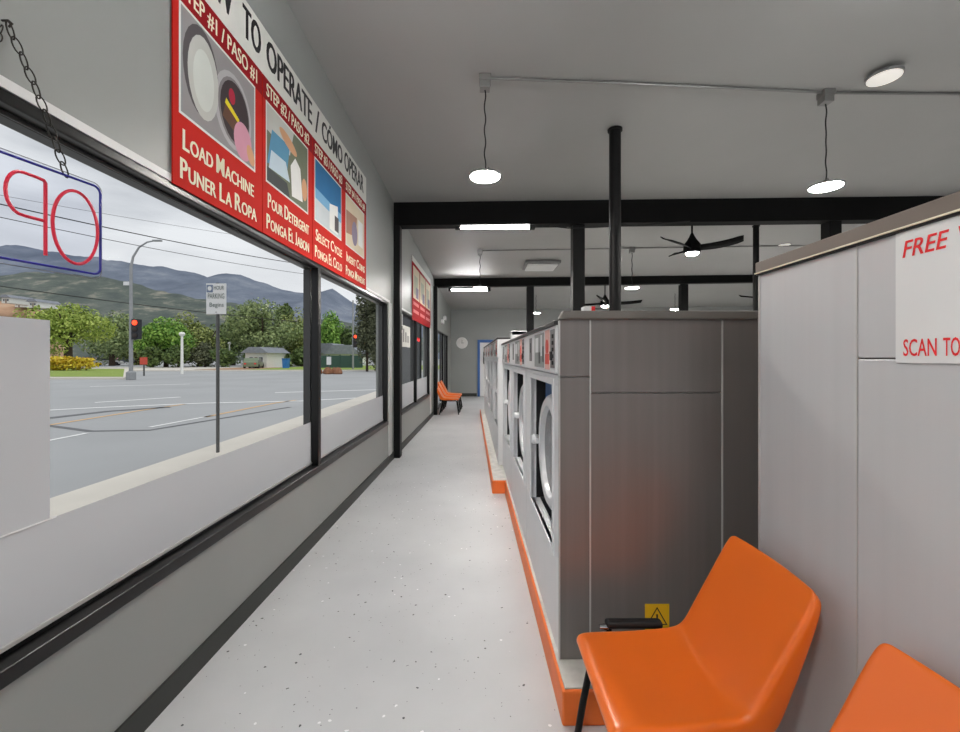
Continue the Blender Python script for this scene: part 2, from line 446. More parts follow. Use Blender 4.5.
# ---------------------------------------------------------------- curbs and washers
RR = math.atan(.021)
def row_x(x0, y): return x0 - .021 * y
def curb(name, y0, y1, x0, x1, label):
    r = thing(name, label, 'curb', (row_x(x0, y0), y0, 0), RR)
    L = y1 - y0; D = x1 - x0
    MB().box(0, D, 0, L, 0, .138).build('curb_body', M_curb, r, bevel=.008)
    MB().box(.012, D, .012, L, .138, .145).build('curb_top', M_curbtop, r, bevel=.002)
    return r
curb('equipment_curb', 1.685, 4.55, .358, 2.4, 'orange painted curb under the near washers, its end facing the chair')
curb('equipment_curb', 4.555, 10.75, .225, 2.4, 'orange painted curb under the far washers, stepping out into the aisle')

def make_washer(label):
    t = thing('washer', label, 'washing machine', (0, 0, 0), 0, 'front-loading washers in the row')
    Wd, Dp, Hh = 1.092, .85, 1.465
    y0, y1, z0, z1 = .135, .86, .415, 1.175; rd = .11
    m = MB()
    m.box(0, rd, 0, Wd, 0, z0); m.box(0, rd, 0, y0, z0, z1); m.box(0, rd, y1, Wd, z0, z1); m.box(0, rd, 0, Wd, z1, 1.225)
    m.box(rd, Dp, 0, Wd, 0, Hh - .02); m.box(.012, rd, 0, Wd, 1.225, Hh - .02)
    m.build('cabinet', M_steel, t, bevel=.003)
    k = MB().box(-.006, .02, y0 - .03, y0, z0 - .03, z1 + .03).box(-.006, .02, y1, y1 + .03, z0 - .03, z1 + .03)
    k.box(-.006, .02, y0, y1, z1, z1 + .03).box(-.006, .02, y0, y1, z0 - .03, z0)
    k.build('door_surround', M_white_en, t, bevel=.003)
    MB().box(rd - .015, rd, y0, y1, z0, z1).box(.032, rd, y1 - .006, y1 - .001, z0, z1).box(.055, rd, y0, y1, z0 + .001, z0 + .006).box(.055, rd, y0, y1, z1 - .006, z1 - .001).build('recess_panel', M_rubber, t)
    cy, cz = (y0 + y1) / 2 - .025, (z0 + z1) / 2 - .005
    MB().box(rd - .035, rd - .014, y0 + .004, y1 - .09, z0 + .012, z1 - .02).build('gasket', M_blue, t, bevel=.008)
    dr = MB().lathe([(.308, .085), (.314, .065), (.304, .045), (.28, .03), (.245, .034), (.235, .055), (.235, .075)], (0, cy, cz), 'x', 56).build('door', M_ring, t, smooth=True)
    MB().lathe([(.235, .06), (.2, .066), (.15, .082), (.08, .092), (.01, .095)], (0, cy, cz), 'x', 40).build('porthole', M_tub, dr, smooth=True)
    hd = MB().box(.02, .06, cy + .30, cy + .355, cz - .018, cz + .018)
    hd.lathe([(.022, -.002), (.03, .008), (.03, .035), (.022, .045)], (0, cy + .352, cz), 'x', 16)
    hd.build('handle', M_white_en, dr, bevel=.004)
    MB().box(0, .05, .03, .1, cz + .1, cz + .19).build('hinge', M_ring, t, bevel=.006)
    cp = MB().box(-.012, .012, .004, Wd - .004, 1.232, Hh - .02).build('control_panel', M_white_en, t, bevel=.005)
    px = -.014
    MB().box(px, -.01, .03, .13, 1.255, 1.43).build('keypad', M_grey, cp)
    b = MB()
    for i in range(5): b.box(px - .004, px, .05, .075, 1.27 + .03 * i, 1.287 + .03 * i)
    b.box(px - .005, px, .085, .12, 1.29, 1.33); b.build('button', M_ink, cp)
    s_ = MB().use(mat('sticker_pink', (240, 190, 180), .5)).box(px, -.01, .155, .27, 1.245, 1.435)
    s_.use(mat('sticker_red', (226, 84, 70), .5)).box(px - .001, px, .16, .265, 1.27, 1.32).lathe([(.035, -.002), (.035, 0)], (px, .21, 1.355), 'x', 20)
    s_.build('instruction_sticker', None, cp)
    p_ = MB().use(mat('picture_grey', (150, 154, 152), .4)).box(px, -.01, .31, .62, 1.25, 1.43)
    p_.use(mat('picture_dark', (70, 72, 70), .4)).box(px - .001, px, .31, .35, 1.28, 1.36).box(px - .001, px, .42, .47, 1.27, 1.33)
    p_.use(M_white_en).box(px - .0015, px, .48, .58, 1.33, 1.41).box(px - .0015, px, .36, .40, 1.31, 1.42)
    p_.build('display', None, cp)
    c_ = MB().use(M_grey).box(px, -.01, .74, .84, 1.28, 1.42).use(M_ink).box(px - .002, px, .78, .79, 1.33, 1.39)
    c_.build('coin_slot', None, cp)
    MB().box(-.02, Dp, 0, Wd, Hh - .02, Hh).build('top_panel', M_framegrey, t, bevel=.004)
    return t
wl = ['large front-loading washer at the near end of the row, round door in full view',
      'second washer from the near end, with pink sticker on its control panel',
      'third washer from the near end, last of the near row',
      'first washer of the far row, its grey side standing proud of the near row',
      'second washer of the far row, behind the one standing proud',
      'third washer of the far row, towards the blue-framed door',
      'fourth washer of the far row, next to last before the blue-framed door',
      'farthest washer of the row, partly covering the blue-framed door']
wa = make_washer(wl[0])
X0 = .383
for i in range(8):
    if i < 3: x0, y, z, sc = X0, 1.875 + 1.1 * i, .145, (1, 1, 1)
    else: x0, y, z, sc = .33, 5.19 + 1.1 * (i - 3), .145, (1, 1, 1.052)
    
    loc = (row_x(x0, y), y, z)
    if i == 0: wa.location = loc; wa.rotation_euler = (0, 0, RR)
    else: dup(wa, loc, RR, wl[i], sc)

# metal end cover of the washer row (faces the camera)
e = thing('end_cover', 'dark brushed metal end cover of the washer row behind the orange chair', 'end panel', (0, 1.852, .145))
YE = .02
def ep(x0, x1, z0, z1, m=M_darksteel): return MB().box(x0, x1, -0.0, YE, z0 - .145, z1 - .145).build('panel', m, e, bevel=.002)
ep(.345, .472, .147, 1.362); ep(.345, .472, 1.366, 1.612)
ep(.477, 1.039, .147, 1.293); ep(.477, 1.039, 1.297, 1.612)
ep(1.046, 1.75, .147, 1.612)
for x in (.4745, 1.0425): MB().box(x - .003, x + .003, -.004, 0.015, .003, 1.462).build('seam_strip', M_seam, e)
MB().box(.339, .3455, -.004, YE, .003, 1.462).build('corner_trim', M_seam, e, bevel=.002)
lg = MB().prism([(.335, 1.466), (1.75, 1.466), (1.75, 1.502), (.352, 1.502)], -.03, .02, 'y')
lg.build('ledge', M_ledge, e, bevel=.006)
st = MB().use(M_yellow).quad((.71, -.0012, .13), (.815, -.0012, .13), (.815, -.0012, .243), (.71, -.0012, .243))
st.use(M_ink)
def tri(cx, cz, r): return [(cx + r * math.sin(a), cz + r * math.cos(a)) for a in (0, 2 * PI / 3, 4 * PI / 3)]
A, B = tri(.762, .178, .052), tri(.762, .178, .043)
for i in range(3):
    j = (i + 1) % 3
    st.quad((A[i][0], -.002, A[i][1]), (A[j][0], -.002, A[j][1]), (B[j][0], -.002, B[j][1]), (B[i][0], -.002, B[i][1]))
st.quad((.759, -.002, .17), (.765, -.002, .17), (.766, -.002, .198), (.758, -.002, .198))
st.build('warning_sticker', None, e)
# small things on the washers
bx = thing('detergent_box', 'small red and white box on top of the near washer beside the column', 'box', (.615, 2.45, 1.61))
MB().box(-.032, .032, -.03, .03, 0, .125).build('carton', M_white, bx, bevel=.003)
MB().box(-.0325, .01, -.031, -.0305, .02, .07).build('label_patch', mat('peach_print', (238, 168, 130), .5), bx)
MB().box(.012, .0325, -.031, -.0305, .02, .125).build('red_band', M_redink, bx)
cb = thing('white_carton', 'flat white carton lying on top of the third washer', 'box', (.41, 4.6, 1.61))
MB().box(-.08, .08, -.1, .1, 0, .11).build('carton', M_white, cb, bevel=.004)
MB().box(-.082, .082, -.1, .1, .07, .115).build('lid', M_white_en, cb, bevel=.004)

# ---------------------------------------------------------------- pale cabinet at the right
PA = math.atan(.0233)
pc = thing('machine_cabinet', 'pale grey metal cabinet with brown top ledge at the right', 'cabinet', (.998, 0, 0), -PA)
yE, yS = 1.59, 1.169
MB().box(.02, .9, -1.6, yE - .01, .0, 1.745).build('core', M_darksteel, pc)
def pp(y0, y1, z0, z1): return MB().box(0, .02, y0, y1, z0, z1).build('panel', M_panel, pc, bevel=.0025)
pp(yS + .002, yE, .02, 1.752); pp(-.1, yS - .002, .02, 1.444); pp(-.1, yS - .002, 1.448, 1.752); pp(-1.6, -.104, .02, 1.752)
MB().box(-.002, .02, yS - .0015, yS + .0015, .02, 1.752).build('seam_strip', M_seam, pc)
MB().box(-.003, .025, yE - .002, yE + .006, .0, 1.752).build('corner_trim', M_seam, pc)
MB().box(-.012, .9, -1.6, yE + .01, 1.757, 1.80).build('top_ledge', M_brown, pc, bevel=.004)
MB().box(-.009, .02, -1.6, yE + .008, 1.752, 1.757).build('ledge_shadow_gap', M_seamdark, pc)
MB().box(-.0145, -.008, -1.6, yE + .011, 1.757, 1.761).build('ledge_edging', M_cream, pc)
# paper sign on it
sg = thing('wifi_sign', 'white paper sign with red lettering on the pale cabinet', 'sign', (.998, 0, 0), -PA)
MB().box(-.004, -.001, .55, 1.054, 1.436, 1.751).build('sheet', M_signpaper, sg)
fn = lambda u, v: (-.0046, 1.054 - u, v)
for wd_, u0, u1, v0, v1, sh in (('FREE', .018, .124, 1.688, 1.727, .22), ('WIFI', .142, .25, 1.688, 1.727, .22), ('SCAN', .02, .098, 1.452, 1.4925, 0), ('TO', .111, .146, 1.452, 1.4925, 0)):
    l = MB(); put_text(l, wd_, u0, u1, v0, v1, fn, .028 if sh else .022, sh); l.build('lettering', M_redink, sg, recalc=False)

# ---------------------------------------------------------------- chairs
def make_chair(label):
    """local: +x to the sitter's back, y across, origin on the floor under the seat centre front"""
    t = thing('shell_chair', label, 'chair', (0, 0, 0), 0, 'orange shell chairs')
    # profile (x,z) along the sitting surface
    prof = [(.000, .372), (.006, .392), (.030, .402), (.10, .404), (.20, .408), (.30, .416), (.365, .424), (.395, .437), (.415, .462), (.445, .52), (.49, .60), (.54, .69), (.575, .755), (.585, .775), (.592, .778)]
    N = len(prof); Wd = .432; NT = 17
    m = MB(); grid = []
    for i, (x, z) in enumerate(prof):
        hw = Wd / 2
        if i >= N - 3: hw -= [.004, .014, .03][i - (N - 3)]
        if i <= 1: hw -= [.012, .004][i]
        row = []
        for k in range(NT):
            s_ = -1 + 2 * k / (NT - 1)
            y = hw * s_
            d_ = (1 - s_ * s_)
            dx = dz = 0
            if .05 < x < .40: dz = -.024 * d_ * min(1, (x - .05) / .12)
            if x >= .40: dx = .022 * d_ * math.sin(min(1, (x - .38) / .16) * PI * .75)
            row.append((x + dx, y, z + dz))
        grid.append(row)
    vs = [p for r in grid for p in r]; fs = []
    for i in range(N - 1):
        for k in range(NT - 1):
            fs.append((i * NT + k, i * NT + k + 1, (i + 1) * NT + k + 1, (i + 1) * NT + k))
    m.add(vs, fs)
    # turned-back side flanges
    back = [(.006, .352), (.012, .362), (.034, .368), (.10, .366), (.20, .364), (.30, .362), (.385, .362), (.44, .372), (.475, .40), (.505, .48), (.54, .57), (.575, .67), (.598, .735), (.604, .752), (.604, .758)]
    for sgn, k in ((-1, 0), (1, NT - 1)):
        o = len(m.v)
        mid = []
        for i in range(N):
            g = grid[i][k]; b = back[i]
            mid.append((g[0] * .55 + b[0] * .45, g[1] + sgn * .006, g[2] * .55 + b[1] * .45))
        m.add([grid[i][k] for i in range(N)] + mid + [(back[i][0], grid[i][k][1] + sgn * .004, back[i][1]) for i in range(N)],
              [(j * N + i, j * N + i + 1, (j + 1) * N + i + 1, (j + 1) * N + i) for j in range(2) for i in range(N - 1)])
    # front lip and top lip
    for i, dv in ((0, (.012, -.022)), (N - 1, (.014, -.018))):
        m.add([grid[i][k] for k in range(NT)] + [(grid[i][k][0] + dv[0], grid[i][k][1], grid[i][k][2] + dv[1]) for k in range(NT)],
              [(k, k + 1, NT + k + 1, NT + k) for k in range(NT - 1)])
    me_o = m.build('shell', M_orange, t, recalc=False)
    bm = bmesh.new(); bm.from_mesh(me_o.data); bmesh.ops.remove_doubles(bm, verts=bm.verts, dist=.0006)
    bmesh.ops.recalc_face_normals(bm, faces=bm.faces); bm.to_mesh(me_o.data); bm.free()
    me_o.data.polygons.foreach_set('use_smooth', [True] * len(me_o.data.polygons))
    so = me_o.modifiers.new('solid', 'SOLIDIFY'); so.thickness = .006; so.offset = -1
    sb = me_o.modifiers.new('sub', 'SUBSURF'); sb.levels = 1; sb.render_levels = 2
    for sy in (-.165, .165):
        for pts in ([(.10, sy, .352), (.05, sy, .33), (.02, sy * 1.1, .15), (.0, sy * 1.16, .008)], [(.36, sy, .35), (.40, sy, .32), (.45, sy * 1.1, .15), (.48, sy * 1.16, .008)]):
            lg_ = MB().tube(pts, .0125, 10).build('leg', M_black, t, smooth=True)
            p = pts[-1]; MB().lathe([(.018, 0), (.018, .02), (.013, .025)], (p[0], p[1], 0), 'z', 12).build('foot_cap', M_rubber, lg_)
        MB().tube([(.06, sy, .345), (.40, sy, .345)], .0125, 10).build('side_rail', M_black, t, smooth=True)
    MB().box(.18, .22, -.2, .2, .334, .35).box(.30, .34, -.2, .2, .334, .35).build('cross_rail', M_black, t)
    return t
ch = make_chair('orange shell chair at centre foreground, its back against the pale cabinet')
ch.location = (.362, 1.42, .006)
# black side pad on the near chair's far side
MB().box(.125, .345, .232, .272, .394, .422).build('arm_pad', M_rubber, ch, bevel=.012, seg=3)
MB().tube([(.14, .247, .392), (.13, .235, .36), (.13, .15, .345)], .01, 8).build('pad_bracket', M_black, ch, smooth=True)
MB().tube([(.33, .247, .392), (.33, .235, .36), (.33, .15, .345)], .01, 8).build('pad_bracket', M_black, ch, smooth=True)
MB().lathe([(.009, -.02), (.012, 0), (.012, .012)], (.121, .247, .398), 'x', 12).build('pad_tip', M_chrome, ch, smooth=True)
def dup_plain(loc, rz, label):
    r = dup(ch, loc, rz, label)
    for c_ in list(r.children):
        if c_.name.startswith(('arm_pad', 'pad_')):
            bpy.data.objects.remove(c_)
    return r
dup_plain((.372, .822, 0), 0, 'orange shell chair cut off by the bottom right corner')
fl_ = ['first orange chair of the far row under the second window', 'middle orange chair of the far row by the window wall', 'last orange chair of the far row, nearest the back wall']
for i, y in enumerate((11.0, 11.64, 12.28)):
    dup_plain((WX(y) + .62, y, 0), PI, fl_[i])

# ---------------------------------------------------------------- banners on the left wall
def ell(mb, cu, cv, ru, rv, fn, n=24, rot=0):
    pts = []
    for k in range(n):
        a = 2 * PI * k / n; u, v = ru * math.cos(a), rv * math.sin(a)
        pts.append(fn(cu + u * math.cos(rot) - v * math.sin(rot), cv + u * math.sin(rot) + v * math.cos(rot)))
    mb.poly(pts)
def pg(mb, pts, fn): mb.poly([fn(u, v) for u, v in pts])
ba = thing('instruction_banner', 'long red and white banner with four wash steps above the large window', 'banner', (-1.338, 0, 0), -math.atan(AW))
Y0, Y1, Z0, Z1, ZH = 1.81, 4.716, 2.185, 3.41, 3.125
pw = (Y1 - Y0) / 4
def bf(off): return lambda u, v: (.013 + off, Y0 + u, v)
MB().box(.007, .013, Y0, Y1, ZH, Z1).build('header_strip', M_paper, ba)
t = MB()
def line_fit(mb, s, u0, u1, v0, v1, fn, bold): put_text(mb, s, u0, u1, v0, v1, fn, bold)
for wd_, u0, u1 in (('HOW', .05, .435), ('TO', .52, .71), ('OPERATE', .77, 1.445), ('CÓMO', 1.635, 2.13), ('OPERAR', 2.18, 2.80)):
    t = MB(); put_text(t, wd_, u0, u1, 3.20, 3.375 if wd_ != 'CÓMO' else 3.40, bf(.001), .05)
    t.build('title_lettering', M_ink, ba, recalc=False)
t = MB(); put_text(t, '/', 1.505, 1.585, 3.19, 3.38, bf(.001), .03)
t.build('title_lettering', M_ink, ba, recalc=False)
C = lambda n, rgb: mat('print_' + n, rgb, .75, var=.04, spec=.12)
caps = [('LOAD MACHINE', 'PUNER LA ROPA'), ('POUR DETERGENT', 'PONGA EL JABON'), ('SELECT CYCLE', 'PONGA EL CICLO'), ('INSERT COINS', 'PONGA MONEDAS')]
for i in range(4):
    a = i * pw
    pm = MB().box(.007, .013, Y0 + a + .004, Y0 + a + pw - .004, Z0, ZH).build('step_panel', M_red, ba)
    hd = MB().quad(*[bf(.0006)(u, v) for u, v in ((a + .004, 2.99), (a + pw - .004, 2.99), (a + pw - .004, ZH), (a + .004, ZH))]).build('step_header', M_darkred, pm)
    tt = MB(); put_text(tt, 'STEP #%d / PASO #%d' % (i + 1, i + 1), a + .045, a + pw - .06, 3.015, 3.10, bf(.0012), .03)
    tt.build('step_lettering', M_cream, pm, recalc=False)
    p = MB(); u0, u1, v0, v1 = a + .05, a + .635, 2.515, 2.98
    p.use(M_paper); pg(p, [(u0 - .012, v0 - .012), (u1 + .012, v0 - .012), (u1 + .012, v1 + .012), (u0 - .012, v1 + .012)], bf(.0010))
    f1, f2, f3, f4 = bf(.0014), bf(.0018), bf(.0022), bf(.0026)
    if i == 0:
        p.use(C('grey', (150, 147, 148))); pg(p, [(u0, v0), (u1, v0), (u1, v1), (u0, v1)], f1)
        p.use(C('dark', (92, 88, 90))); ell(p, .185, 2.77, .125, .205, f2)
        p.use(C('pale', (192, 193, 188))); ell(p, .20, 2.75, .11, .19, f3); p.use(C('pale2', (206, 210, 204))); ell(p, .20, 2.74, .075, .14, f4)
        p.use(C('rim', (176, 173, 176))); ell(p, .44, 2.73, .165, .195, f2); p.use(C('rim2', (132, 128, 130))); ell(p, .445, 2.73, .14, .17, f3)
        p.use(C('drum', (70, 62, 64))); ell(p, .45, 2.73, .128, .156, f4)
        p.use(C('cloth_red', (170, 50, 70))); ell(p, .42, 2.80, .028, .04, bf(.003))
        p.use(C('cloth_brown', (104, 76, 62))); pg(p, [(.34, 2.66), (.47, 2.62), (.50, 2.71), (.37, 2.75)], bf(.003))
        p.use(C('cloth_yellow', (226, 208, 50))); pg(p, [(.36, 2.735), (.48, 2.69), (.485, 2.715), (.37, 2.765)], bf(.0033))
        p.use(C('cloth_pink', (206, 150, 168))); ell(p, .52, 2.615, .085, .10, bf(.0036))
        p.use(C('skin', (208, 160, 124))); ell(p, .595, 2.575, .035, .055, bf(.004), rot=.5)
    elif i == 1:
        p.use(C('olive', (116, 122, 104))); pg(p, [(u0, v0), (u1, v0), (u1, v1), (u0, v1)], f1)
        p.use(C('pale', (192, 193, 188))); pg(p, [(u0, 2.82), (u0 + .3, 2.80), (u0 + .36, v1), (u0, v1)], f2)
        p.use(C('steelblue', (96, 150, 182))); pg(p, [(u0, 2.62), (u0 + .26, 2.68), (u0 + .3, 2.86), (u0 + .06, 2.85)], f3)
        p.use(C('ice', (196, 212, 222))); pg(p, [(u0 + .02, 2.60), (u0 + .3, 2.62), (u0 + .24, 2.73), (u0 + .05, 2.72)], f4)
        p.use(C('bottle', (226, 226, 224))); pg(p, [(u0 + .33, 2.54), (u0 + .5, 2.56), (u0 + .46, 2.78), (u0 + .38, 2.82), (u0 + .31, 2.74)], f4)
        p.use(C('skin', (208, 160, 124))); ell(p, u0 + .28, 2.88, .13, .04, f4, rot=-.25); ell(p, u0 + .53, 2.66, .045, .08, f3)
        p.use(C('shade', (80, 84, 84))); pg(p, [(u0, v0), (u0 + .3, v0), (u0 + .26, 2.60), (u0, 2.60)], f3)
    elif i == 2:
        p.use(C('pale3', (196, 204, 208))); pg(p, [(u0, v0), (u1, v0), (u1, v1), (u0, v1)], f1)
        p.use(C('sky', (52, 112, 160))); pg(p, [(u0, 2.74), (u1, 2.70), (u1, v1), (u0, v1)], f2)
        p.use(C('lightsky', (120, 170, 204))); pg(p, [(u0, 2.68), (u1, 2.66), (u1, 2.74), (u0, 2.76)], f3)
        p.use(C('bottle', (226, 226, 224))); pg(p, [(u0 + .3, 2.53), (u0 + .5, 2.53), (u0 + .5, 2.78), (u0 + .3, 2.74)], f4)
        p.use(C('dark', (92, 88, 90))); pg(p, [(u0 + .42, 2.55), (u0 + .52, 2.55), (u0 + .52, 2.68), (u0 + .42, 2.68)], bf(.003))
    else:
        p.use(C('beige', (214, 200, 176))); pg(p, [(u0, v0), (u1, v0), (u1, v1), (u0, v1)], f1)
        p.use(C('tan', (170, 130, 112))); pg(p, [(u0, 2.62), (u0 + .3, 2.66), (u0 + .34, 2.86), (u0, 2.84)], f2)
        p.use(C('violetgrey', (140, 130, 150))); ell(p, u0 + .26, 2.68, .09, .12, f3)
        p.use(C('bottle', (226, 226, 224))); pg(p, [(u0 + .38, 2.60), (u0 + .54, 2.60), (u0 + .54, 2.86), (u0 + .38, 2.86)], f3)
    p.build('picture', None, pm, recalc=False)
    tt = MB()
    smallcaps(tt, caps[i][0], a + .06, a + pw - .09 + (.03 if i else 0), 2.355, 2.445, bf(.0012))
    smallcaps(tt, caps[i][1], a + .045, a + pw - .06, 2.225, 2.315, bf(.0012))
    tt.build('caption_lettering', M_cream, pm, recalc=False)

b2 = thing('instruction_banner', 'smaller faded red banner above the second window', 'banner', (-1.338, 0, 0), -math.atan(AW))
A0, A1, q0, q1 = 7.62, 10.1, 2.12, 3.26
MB().box(.006, .012, A0, A1, q0, q1).build('sheet', M_darkred, b2)
MB().box(.006, .0125, A0, A1, q1 - .1, q1).build('header_strip', M_paper, b2)
pm = MB().use(C('beige', (214, 200, 176)))
for i in range(3):
    s0 = A0 + .1 + i * .8; pm.use(C('beige', (214, 200, 176))); pm.box(.012, .013, s0, s0 + .72, 2.52, 3.1)
    pm.use(C('palegreen', (176, 178, 160))); pm.box(.013, .0135, s0 + .1, s0 + .5, 2.6, 2.95)
    pm.use(C('violetgrey', (140, 130, 150))); pm.box(.0135, .014, s0 + .3, s0 + .6, 2.55, 2.75)
pm.build('picture', None, b2)
pm = MB()
for i in range(3):
    s0 = A0 + .12 + i * .8
    for zz in (2.40, 2.26): pm.box(.012, .013, s0, s0 + .62, zz, zz + .06)
pm.build('caption_stripe', C('pinkish', (206, 120, 120)), b2)

# ---------------------------------------------------------------- neon sign and its chain
SA = math.atan(.2)   # turned towards the room at the near end
ns = thing('neon_sign', 'hanging open sign with red letter tubes in a blue border, seen from behind', 'neon sign', (-1.2, 1.366, 1.70), 0)
def sp(s_, z, off=0):  # s_ along the sign from the far end towards the camera
    c_, k = math.cos(SA), math.sin(SA)
    return (-k * s_ + off * c_, -c_ * s_ - off * k, z - 1.70)
def rrect(s0, s1, z0, z1, r, n=6, off=0):
    pts = []
    for cx, cz, a0 in ((s1 - r, z1 - r, 0), (s0 + r, z1 - r, 90), (s0 + r, z0 + r, 180), (s1 - r, z0 + r, 270)):
        for k in range(n + 1):
            a = math.radians(a0 + 90 * k / n); pts.append(sp(cx + r * math.cos(a), cz + r * math.sin(a), off))
    return pts
SE = .50
MB().poly(rrect(0, SE, 1.693, 1.996, .025)).build('acrylic_back', M_acrylic, ns, recalc=False)
MB().tube(rrect(.002, SE - .002, 1.6945, 1.9945, .025, 6), .0012, 6, True).build('acrylic_edge', M_grey, ns, smooth=True)
MB().tube(rrect(.012, SE - .012, 1.708, 1.982, .02, 6, .008), .0036, 8, True).build('border_tube', M_neonblue, ns, smooth=True)
o_ = [sp(.083 + .06 * math.cos(2 * PI * k / 40), 1.836 + .108 * math.sin(2 * PI * k / 40), .012) for k in range(40)]
MB().tube(o_, .0045, 8, True).build('letter_tube', M_neonred, ns, smooth=True)
def letter(pts): MB().tube([sp(a, b, .012) for a, b in pts], .0045, 8).build('letter_tube', M_neonred, ns, smooth=True)
letter([(.160, 1.735), (.160, 1.83), (.160, 1.90), (.160, 1.938), (.164, 1.944), (.18, 1.946), (.21, 1.947)] + [(.212 + .036 * math.sin(a), 1.889 + .058 * math.cos(a)) for a in [PI * k / 12 for k in range(1, 12)]] + [(.205, 1.831), (.165, 1.831)])
letter([(.345, 1.945), (.275, 1.945), (.272, 1.94), (.272, 1.845), (.335, 1.845), (.272, 1.843), (.272, 1.74), (.275, 1.735), (.345, 1.735)])
letter([(.375, 1.735), (.375, 1.945), (.462, 1.735), (.462, 1.945)])
chn = MB()
Pa, Pb = Vector((-1.2 - .022, 1.27, 1.985)), Vector((-1.305, 1.186, 2.372))
nL = 11
def link(mb, c_, d_, L, wd, r, alt):
    d_ = d_.normalized(); sd = d_.cross(Vector((0.3, 1, 0))).normalized()
    if alt: sd = d_.cross(sd).normalized()
    pts = []
    for k in range(14):
        a = 2 * PI * k / 14
        pts.append(c_ + d_ * (L / 2 * math.cos(a)) + sd * (wd / 2 * math.sin(a)))
    mb.tube(pts, r, 6, True)
for k in range(nL):
    f_ = (k + .5) / nL; p = Pa.lerp(Pb, f_) + Vector((.012 * math.sin(f_ * PI), 0, -.006 * math.sin(f_ * PI)))
    link(chn, p, Pb - Pa, .046, .021, .0021, k % 2)
hk = MB().tube([(WX(1.186) + .0, 1.186, 2.378), (-1.30, 1.186, 2.378), (-1.29, 1.186, 2.37), (-1.30, 1.186, 2.36)], .003, 6)
p = Vector((-1.31, 1.183, 2.36))
for k in range(3):
    link(chn, p + Vector((-.004, -.004 - .006 * k, -.012 - .024 * k)), Vector((0, -.2, -1)), .03, .016, .0016, k % 2)
ct = thing('hanging_chain', 'dark metal chain holding the neon sign from the wall above the window', 'chain', (-1.31, 1.186, 2.378))
ob = chn.build('links', M_chain, ct, smooth=True); ob.location = (1.31, -1.186, -2.378)
ob = hk.build('wall_hook', M_chain, ct, smooth=True); ob.location = (1.31, -1.186, -2.378)

# ---------------------------------------------------------------- ceiling fixtures
def pendant(px, y, ylamp, label, dia=.27, glow=M_lamp, top=None, box=True):
    x = (px - VX) / F * y; zl = H + (VY - ylamp) / F * y; zc = (top or ceil_z(x, y)) - .0
    t = thing('pendant_lamp', label, 'lamp', (x, y, zl), 0, 'round pendant lamps')
    if box:
        MB().box(-.05, .05, -.05, .05, zc - zl - .055, zc - zl).box(-.045, .04, -.045, .045, zc - zl - .11, zc - zl - .055).build('junction_box', M_conduit, t, bevel=.004)
    cz = zc - zl - (.11 if box else 0)
    pts = []; n = 26
    for k in range(n + 1):
        f_ = k / n; pts.append((.006 * math.sin(f_ * 22), .006 * math.cos(f_ * 19), .05 + (cz - .05) * f_))
    MB().tube(pts, .0055 if y < 6 else .007, 6).build('cord', M_rubber, t, smooth=True)
    r = dia / 2
    MB().lathe([(r, .0), (r, .016), (r * .55, .026), (.03, .034), (.022, .06), (.006, .065)], (0, 0, 0), 'z', 40).build('shade', M_grey, t, smooth=True)
    MB().lathe([(r * .89, 0.0), (r * .89, -.004), (r * .82, -.008)], (0, 0, 0), 'z', 40).build('diffuser', glow, t)
    MB().tube([(.03, 0, .03), (.05, 0, .02), (.03, .02, .09)], .003, 6).build('wire', M_rubber, t)
    return t
pendant(485, 3.62, 177, 'round white pendant lamp left of the round column')
pendant(826, 3.86, 187, 'round white pendant lamp above the pale cabinet')
pendant(480, 8.5, 288, 'round pendant lamp hanging in front of the far tube light', .28)
pendant(632, 8.45, 288, 'round pendant lamp between the two square columns beyond the washers', .28)
pendant(536, 13.2, 313, 'tiny far pendant lamp beside the slim column', .27, box=False)
pendant(675, 13.2, 309.5, 'tiny far pendant lamp left of the right-hand far column', .28, box=False)
pendant(784, 8.4, 245, 'flat round lamp beyond the thin pipe column', .24, M_lampbk, box=False)
# unseen fill lamps added to brighten the hall, behind the camera and deeper in
for i, (x, y) in enumerate(((-.55, -.6), (3.4, -.6), (6.6, 3.8), (6.6, 8.4), (9.2, 8.4), (9.2, 3.8), (9.4, 13.2))):
    pendant(VX + x * F / abs(y) if y > 0 else VX - x * F / abs(y), y, VY - (2.95 - H) * F / y, ['added fill pendant behind the viewpoint', 'added fill pendant behind the viewpoint on the right', 'added fill pendant hidden behind the pale cabinet', 'added fill pendant in the right bay', 'added fill pendant at the far right', 'added fill pendant near right wall', 'added fill pendant in the far right corner'][i])
sx, sy = 3.385, 3.60
sk = thing('ceiling_disc', 'flat round disc on the ceiling right of the near pendant lamp', 'ceiling light', (sx, sy, ceil_z(sx, sy) - .062))
MB().lathe([(.125, 0), (.125, .02), (.10, .035), (.02, .04), (.02, .062)], (0, 0, 0), 'z', 36).build('housing', M_grey, sk, smooth=True)
MB().lathe([(.115, 0), (.115, -.006)], (0, 0, 0), 'z', 36).build('diffuser', M_lampbk, sk)
def conduit(pts, label, r=.012):
    m = MB(); P = [(x, y, ceil_z(x, y) - .014) for x, y in pts]
    m.tube(P, r, 8)
    o = m.build('conduit', M_conduit, smooth=True); return tag(o, label, 'conduit', None)
conduit([(.09, 3.62), (1.5, 3.72), (3.06, 3.85)], 'metal ceiling conduit joining the two near pendant lamps')
conduit([(3.15, 3.86), (4.4, 3.9), (6.2, 3.95)], 'metal ceiling conduit running right from the near pendant lamp')
conduit([(.05, 8.5), (3, 8.46), (6.0, 8.42), (9, 8.4)], 'metal ceiling conduit across the second bay')
